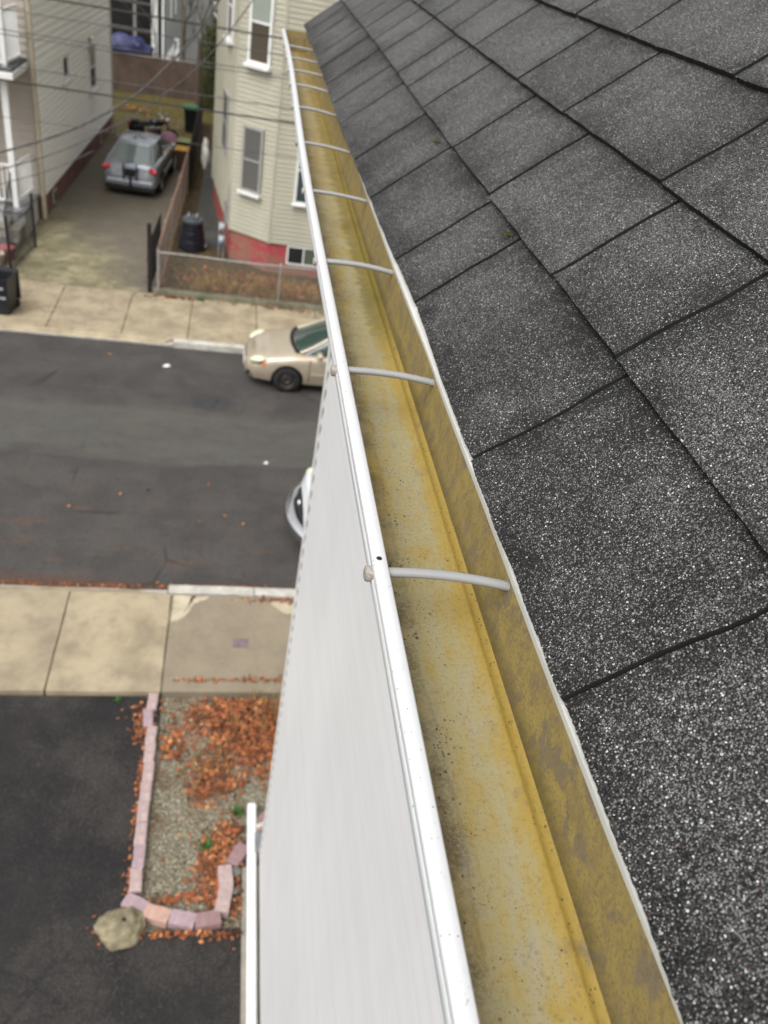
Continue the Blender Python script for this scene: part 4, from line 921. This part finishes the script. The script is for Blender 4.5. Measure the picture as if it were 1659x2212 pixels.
# bins by the motorcycle
wheelie((-2.12,39.3,.05), R(4), 'black wheeled bin with green lid near the back fence', MT['bin'], MT['lidg'], None, False, .30, .34, 1.08)
wheelie((-2.08,34.35,.09), R(0), 'dark bin with a pale green lid, behind the yellow-lidded one', MT['dark'], MT['lime'], None, False, .25, .25, .80)
wheelie((-2.04,33.0,.09), R(3), 'brown bin with yellow orange lid beside the silver car', simple('brown_bin', (.08,.05,.04), .6), MT['yel'], None, False, .27, .25, .82)
# ================================================================== BACKGROUND beyond the back fence
ph = thing('porch_house', 'grey house with a dark screened porch and white posts beyond the back fence', 'house', (-5, 50, 0))
mb = MB(); mb.box((-12,51.5,0),(-1.9,58,9)); mb.build('core_wall', MT['gside'], ph)
mb = MB(); clap(mb, (-4.25,51.45), (-1.9,51.45), .2, 8, .16, .02); mb.build('grey_wall', MT['gside'], ph)
mb = MB(); mb.box((-10,50.2,.2),(-4.3,51.4,.9)); mb.build('porch_floor', MT['dwood'], ph)
mb = MB(); mb.box((-10,51.38,.9),(-4.3,51.44,6)); mb.build('porch_back', MT['dark'], ph)
for x0, x1 in ((-4.82,-4.5),(-4.30,-4.18)):
    mb = MB(); mb.box((x0,50.0,.6),(x1,50.2,6.5)); mb.build('porch_post', MT['trimw'], ph)
mb = MB(); mb.box((-5.75,50.05,1.0),(-5.60,50.2,6.5)); mb.build('slim_post', simple('grey_post', (.22,.22,.21), .6), ph)
mb = MB(); mb.box((-10,50.05,2.25),(-4.8,50.12,2.33)); mb.box((-10,50.05,3.45),(-4.8,50.12,3.55)); mb.build('cross_rail', simple('dull_rail', (.10,.10,.10), .7), ph)
rail('porch_rail', [(-5.3,50.0),(-4.8,50.0)], .75, 1.4, .12, ph, MT['trimw'])
# white stair
mb = MB()
for i in range(8): mb.box((-4.05+i*.075, 49.6, .9+i*.12),(-4.0+i*.075, 49.66, 1.35+i*.12))
mb.build('stair_rail', MT['trimw'], ph)
mb = MB(); mb.box((-3.6,49.6,.5),(-3.38,49.8,2.2)); mb.build('newel_post', MT['trimw'], ph)
mb = MB(); mb.box((-3.95,51.38,2.9),(-3.88,51.42,6)); mb.box((-3.72,51.38,3.1),(-3.66,51.42,6)); mb.build('window_trim', MT['trimw'], ph)
mb = MB(); mb.ball((0,0,0),(1.35,.5,.62),0,16,24,lambda d:1+.25*noise.noise(d*2.2)); o = mb.build('tarp_heap', MT['tarp'], None, smooth=True); o.location=(-6.1,49.5,1.42); tag(o, 'blue tarp bundled over a heap behind the back fence', 'tarp')
mb = MB(); mb.box((-8,49.0,0),(-4.9,50,.95)); o = mb.build('storage_box', MT['dwood'], None); tag(o, 'dark low platform under the blue tarp', 'platform')
fh = thing('distant_house', 'pale house far beyond the bare trees', 'house', (0, 78, 0))
mb = MB(); mb.box((-3.6,78,0),(8,86,9)); mb.build('core_wall', MT['wside'], fh)
mb = MB(); mb.face([(-4,77.5,8.8),(8.4,77.5,8.8),(8.4,82,12),(-4,82,12)]); mb.build('roof', MT['roofg'], fh)
for x in (-3.0,-1.6): mb = MB(); mb.box((x,77.96,4),(x+.7,77.995,5.6)); mb.build('window', MT['glass'], fh)
sh = thing('garden_shed', 'small grey and peach shed glimpsed beside the beige house', 'shed', (-2.3, 54, 0))
mb = MB(); mb.box((-2.75,53.5,0),(-1.9,55,1.0)); mb.build('wall', simple('peach_wall', (.36,.24,.17), .8), sh)
mb = MB(); mb.face([(-2.95,53.2,1.0),(-1.8,53.2,1.0),(-1.8,55.5,2.0),(-2.95,55.5,2.0)]); mb.build('roof', simple('pale_roof', (.33,.35,.36), .6), sh)
def tree(x, y, hgt, lab, seed, r0=.11):
    t = thing('bare_tree', lab, 'tree', (x, y, 0), 0, 'bare trees beyond the back fence'); rr = random.Random(seed); mb = MB(); br = MB()
    pts = [(x, y, 0)]; 
    for i in range(1, 7): pts.append((x+rr.uniform(-.12,.12)*i*.5, y+rr.uniform(-.1,.1)*i, hgt*i/6))
    mb.tube(pts, [r0*(1-.13*i) for i in range(7)], 8); mb.build('trunk', MT['bark'], t)
    def go(p, d, l, r, dep):
        q = p+d*l; m = p+d*l*.5+Vector((rr.uniform(-1,1),rr.uniform(-1,1),0))*l*.08; br.tube([p, m, q], [r, r*.8, r*.6], 5, caps=False)
        if dep < 4:
            for _ in range(rr.choice((2,3))): go(q, (d+Vector((rr.uniform(-1,1),rr.uniform(-1,1),rr.uniform(-.3,.8)))*.7).normalized(), l*.72, r*.58, dep+1)
    for i in range(2, 7):
        for _ in range(2): go(Vector(pts[i]), Vector((rr.uniform(-1,1),rr.uniform(-1,1),.7)).normalized(), hgt*.17, r0*.35, 1)
    br.build('branches', MT['bark'], t); return t
tree(-3.05, 48.6, 6.5, 'bare tree with many thin branches in front of the grey porch house', 3); tree(-2.1, 50.5, 6, 'slimmer bare tree right of the porch house', 8, .08); tree(-4.45, 48.3, 6, 'thin bare sapling crossing the white porch post', 12, .05)
# mossy ivy column beside the beige house
iv = thing('ivy_bush', 'tall dull green ivy-covered bush squeezed beside the beige house', 'bush', (-1.6, 44.8, 0))
mb = MB(); rr = random.Random(9)
for i in range(5200):
    z = rr.uniform(0, 3.6); a = rr.uniform(0, 6.28); r = .55*rr.uniform(.35,1)*(1-.08*z)*(1+.35*noise.noise((a, z*1.3, 2)))
    c = Vector((-1.55+r*math.cos(a), 44.8+r*math.sin(a)*1.2, z)); u = Vector((rr.gauss(0,1),rr.gauss(0,1),rr.gauss(0,1))).normalized()*.045; v = Vector((rr.gauss(0,1),rr.gauss(0,1),rr.gauss(0,1))).normalized()*.035
    mb.face([c-u, c+v, c+u, c-v])
mb.build('foliage', MT['ivy'], iv)
mb = MB(); mb.tube([(-1.55,44.8,0),(-1.5,44.8,3.2)],[.12,.05],8); mb.build('stem', MT['bark'], iv)
mb = MB(); mb.tube([(-2.02,43.6,0),(-2.04,43.6,1.2),(-2.0,43.6,3.2)],[.16,.14,.1],10); o = mb.build('dead_trunk', MT['bark'], None, smooth=True); tag(o, 'dark straight tree trunk between the back fence and the ivy bush', 'trunk')
# cloud of dark undergrowth farther back
mb = MB(); rr = random.Random(2)
for i in range(6000):
    x = rr.uniform(-8, 14); y = rr.uniform(60, 72); z = abs(rr.gauss(0, 1.5)); c = Vector((x,y,z)); u = Vector((rr.gauss(0,1),rr.gauss(0,1),rr.gauss(0,1))).normalized()*.16; v = Vector((rr.gauss(0,1),rr.gauss(0,1),rr.gauss(0,1))).normalized()*.12
    mb.face([c-u, c+v, c+u, c-v])
tag(mb.build('undergrowth', MT['ivy'], None), 'far dark undergrowth beyond the back gardens', 'bushes', None, 'stuff')
# ================================================================== CABLES over the street
def cable(a, b, r, m, lab, sagm=.05):
    mb = MB(); a = Vector(a); b = Vector(b); n = 24; mb.tube([a.lerp(b, i/n)-Vector((0,0,sagm*4*(i/n)*(1-i/n))) for i in range(n+1)], r, 6); o = mb.build('overhead_cable', m, None); tag(o, lab, 'cable', 'overhead cables above the street')
K, KL = MT['cable'], MT['cablel']
def PATH(pts, r, lab):
    P = [Vector(p) for p in pts]; out = []
    for i in range(len(P)-1):
        p0, p1, p2, p3 = P[max(0,i-1)], P[i], P[i+1], P[min(len(P)-1,i+2)]
        for k in range(8):
            t = k/8; out.append(.5*((2*p1)+(p2-p0)*t+(2*p0-5*p1+4*p2-p3)*t*t+(3*p1-p0-3*p2+p3)*t**3))
    mb = MB(); mb.tube(out+[P[-1]], r, 6); o = mb.build('overhead_cable', simple('bundle_grey', (.075,.07,.068), .8, .3), None); tag(o, lab, 'cable', 'overhead cables above the street')
for y, z, r, m, lab in [(17,6.95,.017,K,'thick overhead cable, highest across the cream house'),(17,6.68,.008,KL,'thin cable second from the top across the cream house'),
    (17,6.36,.008,KL,'upper of the thin cable pair crossing at the height of the small window'),(17,6.29,.008,KL,'lower of the thin cable pair crossing at the height of the small window'),
    (17,5.80,.009,KL,'thin grey cable just above the darkest lower cable'),(17,5.55,.017,K,'darkest overhead cable, crossing the middle of the cream house'),(17,4.92,.006,KL,'faint lowest street cable above the far driveway')]:
    cable((-14, y, z-.03), (14, y, z+.06), r, m, lab, 0)
PATH([(-12,20,1.0),(-5.23,20,3.44),(-2.8,20,4.66),(-1.54,20,5.78),(-.70,20,6.87),(0,20,8.2),(.4,20,9.2)],.026,'thick slanted service cable rising past the back fence')
PATH([(-12,20,.8),(-5.27,20,3.07),(-2.78,20,4.33),(-1.6,20,5.2),(-.6,20,6.2),(.4,20,7.6)],.014,'second slanted service cable below the thick one')
PATH([(-12,20,.5),(-5.29,20,2.75),(-3.2,20,3.75)],.010,'lowest slanted service cable across the cream house corner')
# ================================================================== VEHICLES
def bake_bool(o, cutters):
    for c in cutters:
        m = o.modifiers.new('b', 'BOOLEAN'); m.operation = 'DIFFERENCE'; m.solver = 'EXACT'; m.object = c
    bpy.context.view_layer.update()
    dg = bpy.context.evaluated_depsgraph_get(); me = bpy.data.meshes.new_from_object(o.evaluated_get(dg), depsgraph=dg)
    old = o.data; o.modifiers.clear(); o.data = me; bpy.data.meshes.remove(old)
    for c in cutters: md = c.data; bpy.data.objects.remove(c); bpy.data.meshes.remove(md)
def interp(tab, x):
    for (a, *va), (b, *vb) in zip(tab[:-1], tab[1:]):
        if x <= b:
            t = max(0, (x-a)/(b-a)); t = t*t*(3-2*t)*.5+t*.5
            return [p+(q-p)*t for p, q in zip(va, vb)]
    return list(tab[-1][1:])
def car(name, label, cat, loc, rz, paint, spec):
    """local frame: x = 0 at the rear bumper, L at the front; y lateral; z up"""
    t = thing(name, label, cat, loc, rz); L_ = spec['L']; tab = spec['body']; NX = 60
    # body: x, half width, low z, side-belt z, top z at centre
    P = []
    xs = [tab[-1][0]*(.5-.5*math.cos(math.pi*i/NX)) for i in range(NX+1)]
    for x in xs:
        w, zl, zb, zt = interp(tab, x)
        half = [(0, zl), (w*.80, zl), (w*.93, zl+.05), (w*.985, zl+.18), (w, (zl+zb)*.52), (w*.99, zb-.12), (w*.955, zb-.03), (w*.90, zb+.005), (w*.78, zb+(zt-zb)*.55), (w*.5, zb+(zt-zb)*.88), (0, zt)]
        row = [(x, y, z) for y, z in half]+[(x, -y, z) for y, z in half[-2:0:-1]]
        P.append(row)
    mb = MB(); mb.grid(P, 0, True); mb.face(P[0][::-1]); mb.face(P[-1])
    body = mb.build('body', [paint, MT['black']], t, smooth=True, local=True, weld=True)
    cut = []
    wr = spec.get('wr', .32); axles = spec['axles']; Wd = spec['W']/2
    for ax in axles:
        c = MB(); c.tube([(ax, -Wd-.2, wr+.01), (ax, Wd+.2, wr+.01)], wr+.055, 32); cut.append(c.build('cut', paint, t, local=True, weld=True))
    bake_bool(body, cut)
    body.data.polygons.foreach_set('use_smooth', [True]*len(body.data.polygons))
    try: body.data.set_sharp_from_angle(angle=R(40))
    except Exception: pass
    mb = MB(); mb.box((.45, -Wd*.80, .20), (L_-.5, Wd*.80, .62)); mb.build('underbody', MT['black'], t, local=True)
    for ax in axles:
        for sd_ in (-1, 1):
            y = sd_*(Wd-.115); mb = MB(); prof = [(-.10,wr*.62),(-.10,wr*.9),(-.075,wr*.985),(0,wr),(.075,wr*.985),(.10,wr*.9),(.10,wr*.62)]
            mb.grid([[(ax+r*math.cos(a), y+o, wr+r*math.sin(a)) for a in [k*math.pi/16 for k in range(32)]] for o, r in prof], 0, True)
            wv = mb.build('wheel', MT['tyre'], t, local=True, smooth=True)
            mb = MB(); prof = [(.098,wr*.63),(.06,wr*.58),(.045,wr*.5),(.07,wr*.34),(.078,wr*.22),(.06,wr*.16),(.065,.0)]
            mb.grid([[(ax+r*math.cos(a), y+o*sd_, wr+r*math.sin(a)) for a in [k*math.pi/14 for k in range(28)]] for o, r in prof], 0, True)
            for k in range(spec.get('holes', 8)):
                a = k*2*math.pi/spec.get('holes', 8); cx, cz = ax+wr*.42*math.cos(a), wr+wr*.42*math.sin(a)
                mb.ball((cx, y+.064*sd_, cz), (.022,.006,.022), 1, 4, 8)
            mb.build('rim', [spec.get('rim', MT['rim']), MT['black']], wv, local=True)
    # greenhouse
    x0, x1, x2, x3 = spec['cab']; zb0, zb1 = spec['cabz']; zr = spec['roof']; wb_, wr_ = spec['cabw']
    def hull(infl, u, v):   # u 0..1 rear->front along top/bottom, v 0..1 bottom->top
        return None
    n = 14
    def ringpts(v, gr=0):
        s = v**.9; xa = x0+(x1-x0)*s; xb = x3+(x2-x3)*s; za = zb0+(zr-.06-zb0)*v; zbb = zb1+(zr-.05-zb1)*v; w = wb_+(wr_-wb_)*v**1.3
        pts = []
        for i in range(n+1):   # right side rear->front
            u = i/n; x = xa+(xb-xa)*u; z = za+(zbb-za)*u+.05*math.sin(math.pi*u)*v; ww = w*(1-.10*(2*u-1)**4)
            pts.append((x, -ww+gr, z))
        for i in range(1, 8):   # front
            u = i/8; bul = .12*(1-(2*u-1)**2); pts.append((xb+bul*(1-.6*v)-gr, -w*.9+2*w*.9*u, zbb+.02*(1-(2*u-1)**2)))
        for i in range(n+1):
            u = 1-i/n; x = xa+(xb-xa)*u; z = za+(zbb-za)*u+.05*math.sin(math.pi*u)*v; ww = w*(1-.10*(2*u-1)**4); pts.append((x, ww-gr, z))
        for i in range(1, 8):
            u = 1-i/8; bul = .10*(1-(2*u-1)**2); pts.append((xa-bul*(1-.6*v)+gr, -w*.9+2*w*.9*u, za+.02*(1-(2*u-1)**2)))
        return pts
    mb = MB(); rg = [ringpts(v/6) for v in range(7)]; mb.grid(rg, 0, True); mb.build('windows', spec.get('glass', MT['cglass']), t, smooth=True, local=True)
    # roof
    mb = MB(); top = rg[-1]; cx = sum(p[0] for p in top)/len(top)
    lv = [[(cx+(p[0]-cx)*k, p[1]*k, p[2]+dz) for p in top] for k, dz in ((1.015,-.03),(1.02,.0),(.97,.022),(.85,.042),(.5,.062),(.02,.068))]
    mb.grid(lv, 0, True); mb.build('roof', paint, t, smooth=True, local=True)
    # pillars
    tp = [ringpts(v/6, -.006) for v in range(7)]
    m_ = len(top)
    iA = [n, n+8, 0, 2*n+8]; 
    idx = {'a': (n, n+8), 'c': (0, 2*n+8)}
    for ii in (n, n+8, 0, 2*n+8): mb = MB(); mb.tube([tp[v][ii] for v in range(7)], spec.get('pil', .038), 8, flat=1); mb.build('pillar', paint, t, smooth=True, local=True)
    for ii in (int(n*.48), n+8+int(n*.52)): mb = MB(); mb.tube([tp[v][ii] for v in range(7)], .035, 6); mb.build('door_pillar', MT['black'], t, smooth=True, local=True)
    if spec.get('cowl'):
        mb = MB(); mb.tube([(p[0]+.05, p[1], p[2]+.0) for p in rg[0][n:n+9]], .055, 8, flat=.5); mb.build('cowl', MT['black'], t, smooth=True, local=True)
    # mirrors, handles, door seams
    for s_ in (-1, 1):
        mb = MB(); mb.ball((x3-.42, s_*(Wd+.04), zb1+.08), (.075,.12,.075), 0, 8, 12); mb.tube([(x3-.40, s_*(Wd-.12), zb1+.02), (x3-.42, s_*Wd, zb1+.06)], .025, 6); mb.build('mirror', paint, t, smooth=True, local=True)
    for dx in spec['doors']:
        for s_ in (-1, 1):
            w, zl, zb, zt = interp(tab, dx); mb = MB()
            mb.box((dx-.006, s_*w*.985-.012, zl+.16), (dx+.006, s_*w*.985+.013, zb-.02)); mb.build('door_seam', MT['black'], t, local=True)
    for s_ in (-1, 1):
        xa_, xb_ = spec['doors'][0], spec['doors'][-1]; w = interp(tab, (xa_+xb_)/2)[0]; zl = interp(tab, (xa_+xb_)/2)[1]
        mb = MB(); mb.box((xa_+.05, s_*w-.012, zl+.30), (xb_-.05, s_*w+.016, zl+.37)); mb.build('side_moulding', paint, t, local=True, bevel=.006)
    return t, tab
TS = dict(L=4.45, W=1.72, wr=.315, axles=(.92, 3.48), roof=1.44, cab=(.55, 1.2, 2.45, 3.22), cabz=(.98, .95), cabw=(.74, .55), doors=(1.35, 2.1, 3.0), cowl=True,
  body=[(0,.60,.30,.80,.84),(.06,.70,.24,.88,.96),(.35,.82,.20,.93,1.02),(1.0,.86,.19,.95,1.03),(2.2,.86,.18,.93,1.0),(3.3,.86,.19,.88,.98),(3.85,.84,.20,.80,.88),(4.2,.76,.20,.68,.78),(4.38,.62,.22,.60,.66),(4.45,.44,.28,.52,.56)])
tan, tb = car('sedan_car', 'champagne beige sedan parked by the far kerb, front end showing', 'car', (4.85, 17.15, 0), R(180), MT['gold'], TS)
def lens(par, nm, c, r, m, rz=0, ry=0, lab=None):
    mb = MB(); mb.ball((0,0,0), r, 0, 10, 16); o = mb.build(nm, m, par, local=True, smooth=True); o.location = c; o.rotation_euler = (0, ry, rz)
    if lab: o['label'] = lab
    return o
for s_ in (-1, 1):
    lens(tan, 'lamp_surround', (4.145, s_*.625, .655), (.235,.135,.083), MT['black'], R(-s_*36), R(16))
    hl = lens(tan, 'headlight', (4.165, s_*.64, .695), (.225,.125,.085), MT['lamp'], R(-s_*36), R(16)); 
    am = lens(tan, 'indicator', (4.03, s_*.775, .645), (.06,.035,.05), MT['amber'], R(-s_*15), 0)
    lens(tan, 'fog_recess', (4.335, s_*.56, .36), (.055,.16,.06), MT['black'], R(-s_*25))
mb = MB()   # bonnet shut line and bumper line, laid just proud of the panel
def onbody(tab, x, f):
    w, zl, zb, zt = interp(tab, x); return (x, f*w, zb+(zt-zb)*(1-abs(f)**1.7)*.98+.006)
for s_ in (-1, 1): mb.tube([onbody(tb, 3.15+.95*i/10, s_*(.80-.10*(i/10)**2)) for i in range(11)], .006, 4)
mb.tube([(4.10+.16*math.cos(a*1.2), .70*math.sin(a)*.86, interp(tb, 4.10+.16*math.cos(a*1.2))[3]-.10*abs(math.sin(a))**2+.006) for a in [-1.4+2.8*i/14 for i in range(15)]], .006, 4)
mb.build('shut_line', MT['black'], tan, local=True)
mb = MB(); mb.box((4.30,-.28,.52),(4.44,.28,.60)); mb.build('grille', MT['black'], tan, local=True, bevel=.02)
mb = MB(); mb.box((4.40,-.26,.36),(4.47,.26,.45)); mb.build('number_plate', MT['plate'], tan, local=True)
for s_ in (-1, 1): lens(tan, 'tail_light', (.08, s_*.62, .78), (.08,.16,.08), MT['tail'])
# silver hatchback in the far driveway (rear towards us)
SS = dict(glass=N('sky_pale_car_glass').out((.16,.20,.19), .05, 1, coat=1), L=4.75, W=1.84, wr=.34, axles=(.98, 3.72), roof=1.50, cab=(.22, 1.15, 2.75, 3.70), cabz=(1.06, 1.0), cabw=(.80, .62), doors=(1.45, 2.35, 3.25), holes=10, rim=MT['galv'], cowl=True,  # pale base colour paints the sky's reflection into these windows
  body=[(0,.66,.40,.66,.70),(.05,.82,.30,.92,.98),(.18,.88,.28,1.02,1.10),(1.0,.92,.26,1.06,1.12),(2.4,.92,.22,1.0,1.08),(3.6,.91,.22,.95,1.05),(4.2,.88,.22,.86,.96),(4.55,.76,.24,.74,.82),(4.75,.48,.3,.58,.64)])
sil, _ = car('hatchback_car', 'silver hatchback parked in the far driveway, seen from behind', 'car', (-3.52, 28.85, .10), R(86), MT['silver'], SS)
for s_ in (-1, 1):
    lens(sil, 'tail_light', (.11, s_*.69, .90), (.10,.26,.10), MT['tail'], R(s_*28), 0)
    lens(sil, 'reverse_light', (.07, s_*.50, .80), (.05,.13,.05), MT['lamp'], R(s_*8), 0)
mb = MB(); mb.box((-.03,-.22,.66),(.03,.22,.80)); mb.build('number_plate', MT['plate'], sil, local=True)
mb = MB(); mb.box((-.05,-.78,.38),(.12,.78,.58)); mb.build('bumper', MT['silver'], sil, local=True, bevel=.05)
mb = MB(); mb.box((.0,-.80,.20),(.3,.80,.36)); mb.build('lower_bumper', MT['black'], sil, local=True, bevel=.03)
mb = MB(); mb.tube([(1.2,0,1.60),(1.12,0,1.68),(1.05,0,1.70)],[.04,.025,.008],8); mb.build('antenna', MT['galv'], sil, local=True)
mb = MB(); mb.tube([(-.10,-.04,.30),(-.12,-.04,.95)],.035,8); mb.tube([(-.12,-.30,.93),(-.12,.22,.93)],.03,8); mb.tube([(-.12,-.25,.6),(-.12,-.25,.95),(-.05,-.25,1.1)],.025,8); mb.tube([(-.12,.18,.6),(-.12,.18,.95),(-.05,.18,1.1)],.025,8); mb.box((-.14,-.2,.72),(-.09,.14,.9)); mb.build('bike_rack', MT['black'], sil, local=True)
# white SUV front end beside our house
VS = dict(L=4.7, W=1.85, wr=.36, axles=(.95, 3.78), roof=1.65, cab=(.2, .9, 2.7, 3.35), cabz=(1.1, 1.08), cabw=(.82, .66), doors=(1.4, 2.3, 3.1), cowl=True,
  body=[(0,.70,.40,.9,.94),(.1,.86,.34,1.02,1.08),(1.0,.92,.30,1.06,1.12),(3.3,.92,.28,1.02,1.10),(3.95,.90,.28,.98,1.06),(4.22,.86,.30,.94,1.02),(4.42,.78,.36,.86,.95),(4.50,.62,.45,.72,.82)])
suv, _ = car('suv_car', 'white car with dark grille and chrome bumper, half hidden behind the house corner', 'car', (5.93, 11.15, 0), R(180), MT['cwhite'], VS)
mb = MB()
arc = lambda r, z, y: (4.74-r*(abs(y)/.9)**2.2*.34, y, z)
ysx = [-.88+i*.11 for i in range(17)]
mb.grid([[arc(1, z, y) if dx == 0 else (arc(1, z, y)[0]+dx, y, z) for y in ysx] for dx, z in ((-.10,.62),(.03,.60),(.06,.54),(.05,.50),(.06,.45),(.02,.36),(-.10,.34))]); mb.build('bumper', MT['chrome'], suv, local=True, smooth=True)
mb = MB(); mb.grid([[(arc(1,z,y)[0]+dx, y*.92, z) for y in ysx] for dx, z in ((-.12,.58),(-.12,.66),(-.20,.72),(-.24,.76),(-.30,.78))]); mb.build('grille', MT['black'], suv, local=True, smooth=True)
mb = MB(); mb.ball((4.56,.0,.70),(.04,.07,.07)); mb.build('emblem', MT['chrome'], suv, local=True, smooth=True)
for s_ in (-1, 1): lens(suv, 'headlight', (4.30, s_*.72, .84), (.12,.12,.12), MT['lamp'], R(-s_*30))
# motorcycle
mc = thing('motorcycle', 'black motorcycle with chrome parts parked beyond the silver car', 'motorcycle', (-3.42, 36.1, .10), R(24))
for x in (-.68, .74):
    mb = MB(); mb.grid([[(x+(.25+.06*math.cos(b))*math.cos(a), .06*math.sin(b), .31+(.25+.06*math.cos(b))*math.sin(a)) for b in [j*math.pi/4 for j in range(8)]] for a in [k*math.pi/12 for k in range(25)]], 0, True)
    w_ = mb.build('wheel', MT['tyre'], mc, local=True, smooth=True); mb = MB(); mb.tube([(x,-.05,.31),(x,.05,.31)], .2, 20); mb.build('rim', MT['chrome'], w_, local=True)
mb = MB(); mb.ball((.12,0,.86),(.34,.19,.17)); mb.build('fuel_tank', simple('black_paint', (.01,.01,.011), .15, coat=1), mc, local=True, smooth=True)
mb = MB(); mb.ball((-.42,0,.80),(.42,.17,.10)); mb.ball((-.75,0,.86),(.2,.14,.1)); mb.build('seat', MT['black'], mc, local=True, smooth=True)
mb = MB(); mb.box((-.25,-.16,.30),(.28,.16,.68)); mb.tube([(.1,-.2,.35),(-.3,-.24,.28),(-.95,-.26,.30)],.05,10); mb.build('engine', MT['chrome'], mc, local=True, bevel=.03)
mb = MB()
for s_ in (-1, 1): mb.tube([(.74,s_*.10,.31),(.45,s_*.11,.98)],.028,8)
mb.tube([(.42,-.42,1.12),(.40,-.2,1.08),(.42,0,1.02),(.40,.2,1.08),(.30,.42,1.12)],.02,8); mb.build('handlebar', MT['chrome'], mc, local=True)
for s_ in (-1, 1): mb = MB(); mb.ball((.40,s_*.38,1.28),(.02,.08,.055)); mb.tube([(.40,s_*.32,1.1),(.40,s_*.37,1.26)],.01,6); mb.build('mirror', MT['chrome'], mc, local=True, smooth=True)
mb = MB(); mb.ball((.58,0,.95),(.10,.10,.10)); mb.build('headlight', MT['chrome'], mc, local=True, smooth=True)
mb = MB(); mb.box((-1.05,-.06,.74),(-.96,.06,.84)); mb.build('tail_light', MT['tail'], mc, local=True, bevel=.01)
for s_ in (-1, 1): mb = MB(); mb.box((-.95,s_*.2-.08,.45),(-.45,s_*.2+.08,.78)); mb.build('saddlebag', MT['black'], mc, local=True, bevel=.04)
mb = MB(); mb.ball((0,0,0),(.40,.26,.44),0,20,28,lambda d: 1+.05*noise.noise(d*3)); o = mb.build('checked_cushion', MT['pinkc'], None, smooth=True); o.location = (-2.72,34.95,.52); tag(o, 'round pink and grey checked cushion leaning by the motorcycle', 'cushion')
